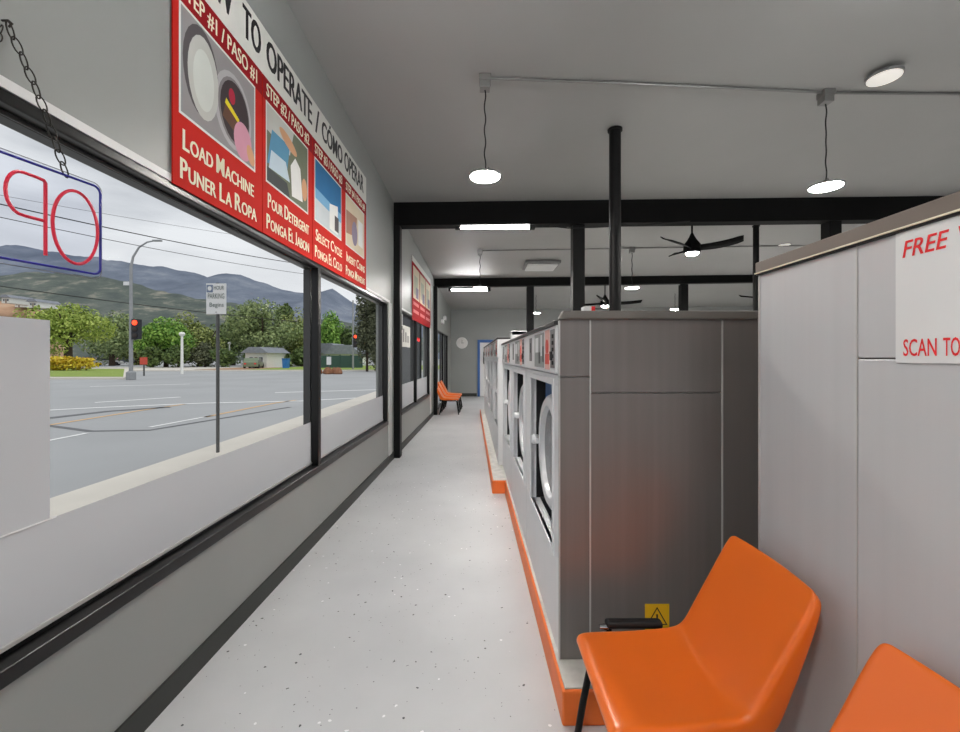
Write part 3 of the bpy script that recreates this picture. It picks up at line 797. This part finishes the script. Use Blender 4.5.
def tube_light(x0p, x1p, y, ypx, label):
    x0, x1 = (x0p - VX) / F * y, (x1p - VX) / F * y; z = H + (VY - ypx) / F * y
    t = thing('tube_light', label, 'tube light', ((x0 + x1) / 2, y, z), 0, 'tube lights under the beams'); L = (x1 - x0) / 2
    MB().tube([(-L, 0, 0), (L, 0, 0)], .02, 12).build('tube', M_tube, t, smooth=True)
    for s_ in (-1, 1): MB().box(s_ * L - .04, s_ * L + .04, -.035, .035, -.03, .07).build('end_cap', M_rubber, t, bevel=.004)
    MB().box(-L, L, -.02, .02, .03, .082).build('batten', M_black, t)
tube_light(458, 532, 6.27, 227.5, 'glowing tube light under the near black beam')
tube_light(450, 489, 10.97, 290, 'glowing tube light under the far black beam')
for i, (xc, lb) in enumerate(((-.3, 'added fill tube under the beam above the viewpoint'), (2.6, 'added fill tube under the beam above the pale cabinet'))):
    k = F / 1.56; tube_light(VX + (xc - .54) * k, VX + (xc + .54) * k, 1.56, VY - (3.49 - H) * k, lb)  # unseen fill tubes added to brighten the near bay
def fan(px, y, ylamp, rod_top, label, R_=.68, a0=-30):
    x = (px - VX) / F * y; z = H + (VY - ylamp) / F * y
    t = thing('ceiling_fan', label, 'ceiling fan', (x, y, z), 0, 'black ceiling fans')
    zc = (rod_top or ceil_z(x, y)) - z
    MB().tube([(0, 0, .25), (0, 0, zc)], .014, 10).lathe([(.06, zc - .09), (.07, zc - .02), (.07, zc)], (0, 0, 0), 'z', 20).build('rod', M_fan, t, smooth=True)
    MB().lathe([(.115, .0), (.125, .04), (.12, .13), (.075, .19), (.04, .25), (.02, .3)], (0, 0, 0), 'z', 28).build('motor_housing', M_fan, t, smooth=True)
    MB().lathe([(.09, .002), (.09, -.01), (.07, -.03), (.03, -.04)], (0, 0, 0), 'z', 28).build('lamp', M_lamp, t, smooth=True)
    for k in range(3):
        m = MB(); a = math.radians(a0 + 120 * k); n = 8; vs = []
        for j in range(n + 1):
            f_ = j / n; rr = .1 + (R_ - .1) * f_; wd = .05 + .03 * math.sin(min(1, f_ * 1.4) * PI * .6); wd *= (1 if f_ < .95 else .6)
            zz = .07 + .06 * f_ * f_
            for s_ in (-1, 1):
                lx, ly, lz = rr, s_ * wd + .04 * math.sin(f_ * PI), zz - s_ * .03
                vs.append((lx * math.cos(a) - ly * math.sin(a), lx * math.sin(a) + ly * math.cos(a), lz))
        m.add(vs, [(2 * j, 2 * j + 1, 2 * j + 3, 2 * j + 2) for j in range(n)])
        bo = m.build('blade', M_fan, t, smooth=True); so = bo.modifiers.new('s', 'SOLIDIFY'); so.thickness = .012
    return t
fan(692, 6.62, 253, None, 'black ceiling fan with a lit lamp beyond the near beam')
fan(605, 11.3, 306, None, 'black ceiling fan partly behind the round column', 1.0, 5)
fan(772, 11.3, 301, None, 'black ceiling fan partly hidden by the pale cabinet', .85, 60)
vx, vy = 1.36, 9.6
v = thing('ceiling_vent', 'square white ceiling vent in the second bay', 'vent', (vx, vy, ceil_z(vx, vy)))
MB().box(-.38, .38, -.38, .38, -.06, 0).build('housing', M_grey, v, bevel=.01)
MB().box(-.33, .33, -.33, .33, -.10, -.06).build('grille', M_white, v, bevel=.02)
cbm = MB().tube([(1.0, 6.14, 3.32), (1.25, 6.14, 3.29), (1.6, 6.14, 3.30), (2.3, 6.14, 3.33), (3.0, 6.14, 3.39)], .008, 6)
tag(cbm.build('power_cable', M_rubber, smooth=True), 'thin black cable drooping along the underside of the near beam', 'cable')

# small wall things
ck = thing('wall_clock', 'round white clock on the back wall left of the blue door', 'clock', (-.66, YB, 1.965))
MB().lathe([(.21, 0), (.21, -.03), (.195, -.04)], (0, 0, 0), 'y', 36).build('rim', M_white, ck)
MB().lathe([(.185, -.041), (.185, -.043)], (0, 0, 0), 'y', 36).build('dial', mat('clock_dial', (226, 224, 222), .4), ck)
MB().box(-.006, .006, -.048, -.044, -.02, .11).build('hand', M_ink, ck); MB().box(-.02, .08, -.048, -.044, -.005, .005).build('hand', M_ink, ck)
sb = thing('sensor_box', 'small white box on the wall right of the near wall column', 'sensor', (WX(6.5), 6.5, 1.82), -math.atan(AW))
MB().box(0, .05, -.05, .07, 0, .28).build('case', M_white, sb, bevel=.008); MB().box(.05, .056, -.02, .04, .04, .1).build('grille', M_grey, sb)
el = thing('emergency_light', 'small white twin emergency light on the far window wall', 'emergency light', (WX(12.6) + .0, 12.6, 2.42), -math.atan(AW))
MB().box(0, .08, -.14, .14, 0, .12).build('case', M_white, el, bevel=.01)
for s_ in (-1, 1): MB().lathe([(.03, 0), (.06, .05), (.06, .08)], (.06, s_ * .11, .17), 'x', 16).build('lamp_head', M_white, el)
ps = thing('window_poster', 'white notice with dark print on the second window', 'notice', (-1.338, 0, 0), -math.atan(AW))
MB().box(-.05, -.047, 7.0, 7.75, 1.62, 1.98).build('sheet', M_paper, ps)
m = MB()
for k in range(3): m.box(-.047, -.0465, 7.08 + .2 * k, 7.2 + .2 * k, 1.7, 1.92 - .05 * k)
m.build('print_block', M_grey, ps)
rs = thing('red_window_tag', 'small red tag on the second window past its mullion', 'tag', (-1.338, 0, 0), -math.atan(AW))
MB().box(-.05, -.047, 8.4, 8.85, 1.76, 1.84).build('plate', M_redink, rs)

# ---------------------------------------------------------------- outside
def gp(px, py, z=-.12):
    """ground point seen at that pixel"""
    d = (H - z) * F / (py - VY); return Vector(((px - VX) / F * d, d, z))
def at(px, py, Y): return Vector(((px - VX) / F * Y, Y, H + (VY - py) / F * Y))
struct(MB().quad((-700, -60, -.12), (40, -60, -.12), (40, 700, -.12), (-700, 700, -.12)).build('road', M_asphalt), 'grey asphalt street')
struct(MB().box(-4.45, -1.52, -8, 26, -.13, -.005).build('sidewalk', M_walk, bevel=.02), 'pale concrete sidewalk outside the window')
struct(MB().box(-2.05, -1.46, 10.4, 10.75, -.1, 3.6).build('dark_view_wall', mat('exterior_grey', (112, 114, 116), .8)), 'added grey wall darkening the view through the second window')  # made-up wall standing in for dark reflections in the second window
struct(MB().prism([(-90, 30), (-24.8, 30), (-45, 56), (-90, 64)], -.12, .01, 'z').build('sidewalk', M_walk), 'pale kerb of the far street corner')
struct(MB().quad((-90, 31.2, .02), (-25.9, 31.2, .02), (-43, 52, .02), (-90, 58, .02)).build('lawn', M_grass), 'green corner lawn across the street')
struct(MB().box(-60, -5, 47.5, 49, -.12, -.01).box(-60, -33, 48.9, 62, -.12, -.01).build('sidewalk', M_walk), 'pale kerb across the far street')
struct(MB().quad((-27, 49.2, .0), (-5, 49.2, .0), (-5, 75, .0), (-27, 75, .0)).build('lawn', M_grass), 'green lawn in front of the far houses')
struct(MB().quad((-33, 49.2, .005), (-27, 49.2, .005), (-27, 60, .005), (-33, 60, .005)).build('soil', M_soil), 'bare earth verge across the street')
def strip(pts, wpx, m, name, label):
    mb = MB()
    P = [gp(*p, z=-.114) for p in pts]; hw = wpx / 2
    vs = []
    for i, p in enumerate(P):
        t_ = (P[min(i + 1, len(P) - 1)] - P[max(i - 1, 0)]).normalized(); n_ = Vector((-t_.y, t_.x, 0)) * hw
        vs += [p + n_, p - n_]
    mb.add(vs, [(2 * i, 2 * i + 1, 2 * i + 3, 2 * i + 2) for i in range(len(P) - 1)])
    return struct(mb.build(name, m, recalc=False), label)
strip([(30, 444), (87, 433)], .12, M_line, 'road_marking', 'short white lane dash nearest the window')
strip([(150, 427), (212, 415.5)], .12, M_line, 'road_marking', 'white lane dash left of the parking sign')
strip([(30, 428), (90, 418.5), (140, 410.5), (185, 404)], .14, M_linetan, 'road_marking', 'tan centre line curving away')
strip([(205, 417), (240, 410), (275, 403), (296, 400)], .14, M_linetan, 'road_marking', 'tan line right of the parking sign')
strip([(30, 411), (110, 407), (205, 403), (300, 401), (390, 396)], .25, M_line, 'road_marking', 'long white crossing line')
strip([(95, 402.5), (180, 397)], .25, M_line, 'road_marking', 'white crossing line farther out')
strip([(275, 392.6), (390, 389.3)], .3, M_line, 'road_marking', 'white crossing line beyond the mullion')
strip([(90, 386.5), (190, 384)], .3, M_line, 'road_marking', 'far white lane line')
strip([(40, 419), (110, 411), (170, 407)], .35, M_tar, 'road_marking', 'dark tar patch in the road')
strip([(45, 425), (90, 431), (150, 430), (205, 421), (290, 407)], .14, M_tar, 'road_marking', 'dark curved tar seam in the road')

# hills
def hills(name, prof, Y, depth, mtl, label, rough):
    xs = np.linspace(prof[0][0], prof[-1][0], 160); ys = np.interp(xs, [p[0] for p in prof], [p[1] for p in prof])
    vs = []; rows = 14; ph = rng.random(40) * 6.28
    for j in range(rows):
        f_ = j / (rows - 1)
        for i, (x, y) in enumerate(zip(xs, ys)):
            top = (VY - y) / F * Y + H
            n_ = sum(math.sin(x * k * .06 + ph[k] + f_ * k * .9) / k for k in range(1, 12)) * rough * Y / 600
            yy = Y - depth * (1 - f_)
            z = -2 + (top + 2) * (f_ ** .8) + n_ * (1 if f_ > 0 else 0)
            vs.append(((x - VX) / F * Y, yy + n_ * 3 * (1 - f_), z))
    nx = len(xs)
    fs = [(j * nx + i, j * nx + i + 1, (j + 1) * nx + i + 1, (j + 1) * nx + i) for j in range(rows - 1) for i in range(nx - 1)]
    o = MB().add(vs, fs).build(name, mtl, smooth=True); return struct(o, label)
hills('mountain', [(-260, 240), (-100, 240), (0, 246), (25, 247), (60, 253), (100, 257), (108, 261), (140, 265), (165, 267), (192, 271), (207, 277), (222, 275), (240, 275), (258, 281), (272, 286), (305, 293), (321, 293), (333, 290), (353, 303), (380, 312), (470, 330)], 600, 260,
      hill_mat('mountain_haze', (104, 112, 126), (118, 126, 140), (138, 144, 154), .02), 'mountain ridge painted in blue grey haze', 1.4)  # distance haze mixed into the ridge's base colour
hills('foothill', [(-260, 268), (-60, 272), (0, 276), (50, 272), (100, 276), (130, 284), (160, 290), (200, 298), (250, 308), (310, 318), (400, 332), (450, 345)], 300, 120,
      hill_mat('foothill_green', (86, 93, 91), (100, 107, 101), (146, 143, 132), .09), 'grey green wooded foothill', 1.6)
hills('hillside', [(-260, 292), (-60, 300), (0, 301), (28, 304), (44, 312), (58, 336), (70, 358)], 130, 50, hill_mat('hillside_tan', (150, 122, 100), (184, 150, 124), (196, 168, 144), .06), 'bare tan hillside at the left', .8)

# trees
def crown_mesh(name, c, rx, ry, rz, n, leaf, mtl, parent, blobs=22, seed=0):
    g = np.random.default_rng(seed)
    u = g.normal(size=(blobs, 3)); u /= np.linalg.norm(u, axis=1)[:, None]
    bc = u * (g.random(blobs) ** .4 * .72)[:, None]; br = .25 + .2 * g.random(blobs)
    idx = g.integers(0, blobs, n)
    d_ = g.normal(size=(n, 3)); d_ /= np.linalg.norm(d_, axis=1)[:, None]
    p = bc[idx] + d_ * (br[idx] * (.75 + .4 * g.random(n)))[:, None]
    p = p * np.array([rx, ry, rz]) + np.array(c)
    a = g.normal(size=(n, 3)); a /= np.linalg.norm(a, axis=1)[:, None]
    nrm = d_ * .8 + g.normal(size=(n, 3)) * .5
    b = np.cross(nrm, a); b /= np.linalg.norm(b, axis=1)[:, None]; a = np.cross(b, nrm); a /= np.linalg.norm(a, axis=1)[:, None]
    s1 = leaf * (.6 + .8 * g.random(n))[:, None]
    q = np.stack([p - a * s1, p + b * s1 * .5, p + a * s1, p - b * s1 * .5], 1).reshape(-1, 3)
    me = bpy.data.meshes.new(name); me.from_pydata(q.tolist(), [], np.arange(4 * n).reshape(n, 4).tolist()); me.materials.append(mtl)
    o = bpy.data.objects.new(name, me); COL.objects.link(o); o.parent = parent; return o
LM = {k: leaf_mat('leaves_' + k, a, b) for k, a, b in (('lime', (104, 130, 40), (186, 200, 100)), ('bright', (74, 124, 42), (150, 186, 82)), ('olive', (92, 108, 52), (162, 170, 96)), ('deep', (58, 80, 42), (118, 138, 74)), ('grey', (98, 118, 74), (160, 174, 116)), ('dark', (60, 68, 48), (120, 124, 92)))}
def tree(px, ytop, ybot, wpx, Y, kind, label, n=2600, ybase=None, name='tree', seed=0):
    x = (px - VX) / F * Y
    t = thing(name, label, 'tree' if name != 'shrub' else 'shrub', (x, Y, -.1), 0, 'trees across the street' if name != 'shrub' else 'shrubs across the street')
    zt, zb = H + (VY - ytop) / F * Y, H + (VY - ybot) / F * Y; rx = wpx / 2 / F * Y; rz = (zt - zb) / 2; cz = (zt + zb) / 2 + .1
    crown_mesh('crown', (0, 0, cz), rx * 1.05, rx * .85, rz * 1.1, int(n * 1.8), max(.16, Y / F * 1.5), LM[kind], t, seed=seed)
    tr_ = max(.12, rx * .07)
    m = MB().tube([(0, 0, 0), (.05, 0, cz * .5), (-.05, .05, cz)], [tr_ * 1.25, tr_, tr_ * .5], 8)
    for k in range(4):
        a = k * 1.6 + .4; m.tube([(0, 0, cz * .6), (rx * .3 * math.cos(a), rx * .3 * math.sin(a), cz), (rx * .5 * math.cos(a), rx * .5 * math.sin(a), cz + rz * .4)], [tr_ * .5, tr_ * .35, tr_ * .15], 6)
    m.build('trunk' if name != 'shrub' else 'stem', M_bark, t, smooth=True)
TR = [(68, 299, 354, 88, 56, 'lime', 'spreading lime green tree at the left behind the yellow hedge', 5200),
      (112, 312, 362, 62, 76, 'grey', 'greyish green tree between the spreading tree and the street light', 2600),
      (137, 322, 364, 50, 84, 'olive', 'olive tree behind the traffic signal', 2200),
      (166, 320, 366, 52, 62, 'bright', 'bright green rounded tree right of the traffic signal', 3600),
      (200, 311, 368, 60, 70, 'olive', 'tall olive tree behind the white globe post', 3200),
      (233, 318, 366, 50, 80, 'deep', 'dark green tree just right of the parking sign', 2800),
      (262, 304, 351, 84, 66, 'grey', 'broad green tree above the white house', 4600),
      
      (300, 308, 366, 46, 72, 'olive', 'olive tree beside the window mullion', 2600),
      (285, 300, 330, 18, 92, 'deep', 'narrow dark treetop rising above the broad tree', 1200),
      (327, 312, 356, 34, 90, 'bright', 'pale green tree seen through the second pane', 2000),
      (345, 326, 352, 30, 95, 'deep', 'low dark tree behind the grey roofs', 1400)]
for i, (px, a, b, w_, Y, k, lb, n) in enumerate(TR): tree(px, a, b, w_, Y, k, lb, n, seed=i + 3)
for i, (px, w_, lb) in enumerate(((367, 22, 'first tall dark cypress in the second pane'), (377, 22, 'middle tall dark cypress in the second pane'), (388, 22, 'last tall dark cypress by the window edge'))):
    tree(px, 262 + 4 * i, 374, w_, 46 - i, 'dark', lb, 2400, seed=40 + i)
for i, (px, w_, Y, k, a) in enumerate(((152, 26, 60, 'deep', 346), (178, 26, 60, 'deep', 344), (205, 30, 63, 'dark', 342), (222, 24, 62, 'deep', 348), (278, 30, 64, 'deep', 352), (302, 22, 66, 'deep', 348))):
    tree(px, a, 367, w_, Y, k, ['low dark shrub by the signal', 'low dark shrub under the bright tree', 'dark shrub under the tall olive tree', 'low shrub by the parking sign pole', 'low shrub right of the parked car', 'low shrub by the mullion'][i], 900, name='shrub', seed=60 + i)
hg = thing('hedge', 'low clipped yellow hedge on the corner lawn', 'hedge', (at(62, 370, 46).x, 46, 0), 0)
crown_mesh('foliage', (0, 0, .75), 4.2, 1.2, .85, 3000, .17, M_hedge, hg, blobs=60, seed=80)
MB().tube([(-3, 0, 0), (-3, 0, .6)], .08).tube([(0, 0, 0), (0, 0, .6)], .08).tube([(2.6, 0, 0), (2.6, 0, .6)], .08).build('stem', M_bark, hg)

# street furniture
p = Vector((-4.0, 6.56, 0))
sgn = thing('parking_sign', 'white parking sign on a steel pole at the kerb', 'street sign', p)
MB().tube([(0, 0, -.02), (0, 0, 2.58)], .024, 12).build('pole', M_darkpole, sgn, smooth=True)
pl = MB().box(-.152, .152, -.04, -.034, 2.10, 2.565).build('plate', M_white, sgn, bevel=.002)
fn = lambda u, v: (u, -.0425, v)
for wd_, u0, u1, v0, v1 in (('HOUR', -.035, .12, 2.47, 2.53), ('PARKING', -.125, .125, 2.335, 2.415), ('Begins', -.10, .115, 2.19, 2.275)):
    l = MB(); put_text(l, wd_, u0, u1, v0, v1, fn, .01); l.build('lettering', mat('sign_green_grey', (96, 108, 104), .6), pl, recalc=False)
l = MB().box(-.145, -.05, -.0425, -.041, 2.43, 2.545); l.build('symbol_box', mat('sign_blue_grey', (112, 126, 150), .6), pl)
l = MB(); ell(l, -.098, 2.49, .03, .035, lambda u, v: (u, -.0432, v)); l.build('symbol', M_white, pl, recalc=False)
MB().lathe([(.008, -.044), (.006, -.048)], (0, 0, 2.13), 'y', 8).build('bolt', M_darkpole, pl)

def signal_head(parent, x, z0, w_, h_):
    b = MB().box(x - w_ / 2, x + w_ / 2, -.2, .12, z0, z0 + h_).build('signal_head', M_signal, parent, bevel=.03)
    for k in range(3):
        zc = z0 + h_ * (.18 + .32 * (2 - k))
        MB().lathe([(w_ * .34, -.21), (w_ * .34, -.24), (w_ * .1, -.26)], (x, 0, zc), 'y', 16).build('lens', M_sigred if k == 0 else M_sigoff, b)
Y = 29.4
sl = thing('street_light', 'tall street light with curved arm and a red traffic signal', 'street light', (at(131, 380, Y).x, Y, -.1))
MB().tube([(0, 0, 0), (0, 0, 4), (0, 0, 7.7), (.15, 0, 8.4), (.55, 0, 9.05), (1.1, 0, 9.4), (1.7, 0, 9.52)], [.13, .11, .09, .07, .06, .05, .045], 10).build('pole', M_pole, sl, smooth=True)
MB().lathe([(.28, 0), (.28, .5), (.14, .6)], (0, 0, 0), 'z', 12).build('base', M_pole, sl)
MB().box(1.5, 2.1, -.1, .1, 9.45, 9.56).build('luminaire', M_pole, sl, bevel=.03)
MB().box(-.5, -.02, -.03, .0, 6.45, 6.7).build('street_name_plate', M_white, sl)
signal_head(sl, .42, 2.75, .5, 1.38)
Y = 52
s2 = thing('traffic_signal', 'traffic signal with red light seen through the second pane', 'traffic signal', (at(353, 370, Y).x, Y, -.1))
MB().tube([(0, 0, 0), (0, 0, 8.4)], [.12, .08], 10).build('pole', M_pole, s2, smooth=True)
signal_head(s2, .36, 2.7, .55, 1.6)
for px, yt, yb, lb in ((182, 332, 374, 'white post with a globe top across the street'), (229.5, 342, 367.5, 'thin white post right of the parking sign')):
    d_ = 1.57 * F / (yb - VY); q = at(px, yb, d_); hh_ = (yb - yt) / F * d_
    t = thing('lamp_post', lb, 'post', (q.x, d_, -.12))
    MB().tube([(0, 0, 0), (0, 0, hh_ - .35)], [.13, .10], 10).build('post', M_whitepole, t, smooth=True)
    MB().lathe([(.08, hh_ - .4), (.2, hh_ - .32), (.26, hh_ - .18), (.2, hh_ - .05), (.06, hh_)], (0, 0, 0), 'z', 14).build('globe', M_whitepole, t, smooth=True)
q = gp(144, 376); t = thing('red_marker_post', 'short post with a red plate beside the street light', 'post', q)
MB().tube([(0, 0, 0), (0, 0, 1.2)], .06).build('post', M_darkpole, t); MB().box(-.3, .3, -.06, -.02, .95, 1.55).build('plate', mat('faded_red', (206, 80, 64), .6), t)
q = gp(329, 371); t = thing('yard_sign', 'small white yard sign through the second pane', 'sign', q)
MB().tube([(0, 0, 0), (0, 0, .8)], .05).build('stake', M_darkpole, t); MB().box(-.25, .25, -.06, -.02, .7, 1.6).build('plate', M_white, t)
q = gp(329, 374); t = thing('rock_bed', 'brown rocks at the kerb through the second pane', 'rocks', q); t['kind'] = 'stuff'
m = MB()
for k in range(9):
    rr = .3 + .2 * random.random(); m.lathe([(rr * .6, -.1), (rr, .1), (rr * .8, .35), (rr * .3, .5 + rr * .3)], (random.uniform(-1.4, 1.4), random.uniform(-.4, .4), 0), 'z', 7)
m.build('rocks', mat('brown_rock', (142, 98, 72), .9, var=.2), t)
q = gp(286, 369); t = thing('recycling_bin', 'blue recycling bin in front of the far shrubs', 'bin', q)
MB().prism([(-.3, 0), (.3, 0), (.38, 1.3), (-.38, 1.3)], -.35, .35, 'y').build('bin_body', mat('bin_blue', (38, 112, 186), .5), t, bevel=.03)
MB().box(-.4, .4, -.4, .4, 1.3, 1.4).build('lid', mat('bin_blue_dark', (30, 90, 150), .5), t, bevel=.03)

def make_car(px, yb, rz, paint, label, L=4.3, name='car'):
    q = gp(px, yb)
    t = thing(name, label, 'car', q, rz)
    b = MB().prism([(-L / 2, .32), (L / 2, .32), (L / 2, .62), (L / 2 - .25, .82), (L * .2, .95), (L * .05, 1.42), (-L * .3, 1.45), (-L * .44, .98), (-L / 2, .9)], -.85, .85, 'y')
    b.build('body', paint, t, bevel=.06)
    MB().prism([(L * .17, .96), (L * .045, 1.36), (-L * .285, 1.38), (-L * .40, .98)], -.87, .87, 'y').build('side_window', M_carglass, t)
    MB().box(-L / 2 - .02, -L / 2 + .02, -.7, -.45, .65, .8).box(-L / 2 - .02, -L / 2 + .02, .45, .7, .65, .8).build('tail_light', M_redink, t)
    for sx_ in (-.31, .31):
        for sy_ in (-.8, .8):
            MB().lathe([(.2, -.1), (.33, -.08), (.33, .08), (.2, .1)], (sx_ * L, sy_, .33), 'y', 18).build('wheel', M_tyre, t)
make_car(108, 365.5, .5, M_white, 'white car parked on the far road by the hedge')
make_car(94, 364.5, .3, mat('car_red', (170, 60, 52), .3), 'red car on the far road behind the hedge')
make_car(115, 363.5, .4, mat('car_maroon', (150, 50, 48), .3), 'maroon car beyond the white car')
make_car(128, 363.8, .3, mat('car_dark', (70, 78, 84), .3), 'dark car beside the street light pole')
make_car(254, 369, 1.85, mat('car_green', (116, 128, 104), .3), 'green grey car parked in front of the white house')
make_car(350, 368, .4, mat('car_silver', (214, 216, 218), .3), 'silver car behind the second signal')
make_car(52, 364, 0, M_whitepole, 'white van at the edge of the frosted panel', 5.0, 'van')

def house(px, yb, Y, w_, h_, rh, wallm, label, dep=6, flat=False):
    x = (px - VX) / F * Y
    t = thing('house', label, 'house', (x, Y, -.1))
    MB().box(-w_ / 2, w_ / 2, 0, dep, 0, h_).build('wall', wallm, t)
    MB().prism([(-w_ / 2 - .4, h_), (w_ / 2 + .4, h_), (w_ / 4, h_ + rh), (-w_ / 4, h_ + rh)], -.5, dep + .4, 'y').build('roof', M_roof, t)
    fr = MB().box(-w_ * .32, -w_ * .12, -.06, 0, h_ * .35, h_ * .75).build('window', M_white, t); MB().box(-w_ * .30, -w_ * .14, -.08, -.06, h_ * .38, h_ * .72).build('pane', M_carglass, fr)
    fr = MB().box(w_ * .14, w_ * .34, -.06, 0, h_ * .35, h_ * .75).build('window', M_white, t); MB().box(w_ * .16, w_ * .32, -.08, -.06, h_ * .38, h_ * .72).build('pane', M_carglass, fr)
    MB().box(-.05 * w_, .07 * w_, -.06, 0, 0, h_ * .72).build('door', mat('house_door', (120, 96, 80), .7), t)
    return t
house(256, 366, 58, 2.9, 2.1, .8, M_housewall, 'small white house under the broad green tree')
house(276, 366, 74, 4, 2.2, .9, M_housewall, 'pale outbuilding right of the white house')
house(322, 366, 74, 7, 2.2, 1.7, M_housewall, 'grey roofed house at left of the second pane')
house(343, 366, 70, 5.5, 2.0, 1.5, M_housewall, 'grey roofed house behind the second signal')
for i, (px, yy) in enumerate(((6, 300), (19, 301), (33, 304), (46, 309))):
    q = at(px, yy + 4, 120); t = house(px, 0, 118 + 7 * (i % 2), 2.4, 1.5, .8, M_housewall, ['tiny hillside house at the left edge', 'tiny hillside house second from the left', 'tiny hillside house in the middle', 'tiny hillside house next to the spreading tree', 'tiny hillside house outside the frame'][i]); t.location.z = q.z
fx0, fx1 = at(318, 0, 58).x, at(362, 0, 58).x
fe = thing('green_fence', 'dark green fence in front of the grey roofed houses', 'fence', ((fx0 + fx1) / 2, 58, -.1))
MB().box((fx0 - fx1) / 2, (fx1 - fx0) / 2, 0, .08, .1, 1.75).build('fence_panel', M_fence, fe)
for k in range(5):
    xx = (fx0 - fx1) / 2 + (fx1 - fx0) * k / 4; MB().box(xx - .06, xx + .06, -.05, .1, 0, 1.85).build('fence_post', M_fence, fe)

def wire(a, b, sag, r, label):
    A_, B_ = at(*a), at(*b); n = 24
    pts = [A_.lerp(B_, k / n) - Vector((0, 0, sag * 4 * (k / n) * (1 - k / n))) for k in range(n + 1)]
    tag(MB().tube(pts, r, 6).build('overhead_wire', M_rubber, smooth=True), label, 'wire', 'overhead wires')
wire((-70, 188, 14), (330, 268, 34), .25, .022, 'thick black overhead wire highest across the window')
wire((-70, 202, 14), (330, 277, 34), .25, .014, 'thin overhead wire just below the thick one')
wire((-70, 182, 22), (330, 248, 34), .2, .01, 'faint overhead wire above the others')
wire((-70, 276, 40), (300, 322, 60), .3, .05, 'lower black overhead wire in front of the hills')
wire((300, 262, 30), (420, 328, 90), .2, .03, 'overhead wire seen in the top of the second pane')

# ---------------------------------------------------------------- world, light, camera
wd = bpy.data.worlds.new('overcast'); S.world = wd; wd.use_nodes = True; nt = wd.node_tree
bg = nt.nodes['Background']
tc = nt.nodes.new('ShaderNodeTexCoord'); mp = nt.nodes.new('ShaderNodeMapping'); mp.inputs['Scale'].default_value = (1.6, 1.6, 6)
nz = nt.nodes.new('ShaderNodeTexNoise'); nz.inputs['Scale'].default_value = 1.7; nz.inputs['Detail'].default_value = 6; nz.inputs['Roughness'].default_value = .55
nt.links.new(tc.outputs['Generated'], mp.inputs['Vector']); nt.links.new(mp.outputs['Vector'], nz.inputs['Vector'])
r = nt.nodes.new('ShaderNodeValToRGB'); e_ = r.color_ramp.elements
e_[0].position = .34; e_[0].color = lin((186, 190, 198)); e_[1].position = .66; e_[1].color = lin((240, 242, 246))
nt.links.new(nz.outputs['Fac'], r.inputs['Fac'])
sx_ = nt.nodes.new('ShaderNodeSeparateXYZ'); nt.links.new(tc.outputs['Generated'], sx_.inputs['Vector'])
mr = nt.nodes.new('ShaderNodeMapRange'); mr.inputs['From Min'].default_value = .13; mr.inputs['From Max'].default_value = .25; mr.inputs['To Min'].default_value = .85; mr.inputs['To Max'].default_value = 0
nt.links.new(sx_.outputs['Z'], mr.inputs['Value'])
mxw = nt.nodes.new('ShaderNodeMixRGB'); mxw.inputs['Color2'].default_value = lin((240, 241, 244))
nt.links.new(mr.outputs['Result'], mxw.inputs['Fac']); nt.links.new(r.outputs['Color'], mxw.inputs['Color1'])
nt.links.new(mxw.outputs['Color'], bg.inputs['Color']); bg.inputs['Strength'].default_value = 1.0

sun = bpy.data.lights.new('overcast_sun', 'SUN'); sun.energy = 1.3; sun.angle = math.radians(40); sun.color = (1, .98, .94)
so_ = bpy.data.objects.new('overcast_sun', sun); COL.objects.link(so_)
so_.rotation_euler = Vector((-.45, .35, -1)).to_track_quat('-Z', 'Y').to_euler()
cam = bpy.data.cameras.new('camera'); co = bpy.data.objects.new('camera', cam); COL.objects.link(co)
co.location = (0, 0, H); co.rotation_euler = (PI / 2, 0, 0)
cam.sensor_fit = 'HORIZONTAL'; cam.sensor_width = 36; cam.lens = F / 960 * 36; cam.shift_y = (VY - 366) / 960.0
cam.clip_start = .02; cam.clip_end = 2000
S.camera = co
S.view_settings.view_transform = 'Standard'; S.view_settings.look = 'None'; S.view_settings.exposure = 0.0
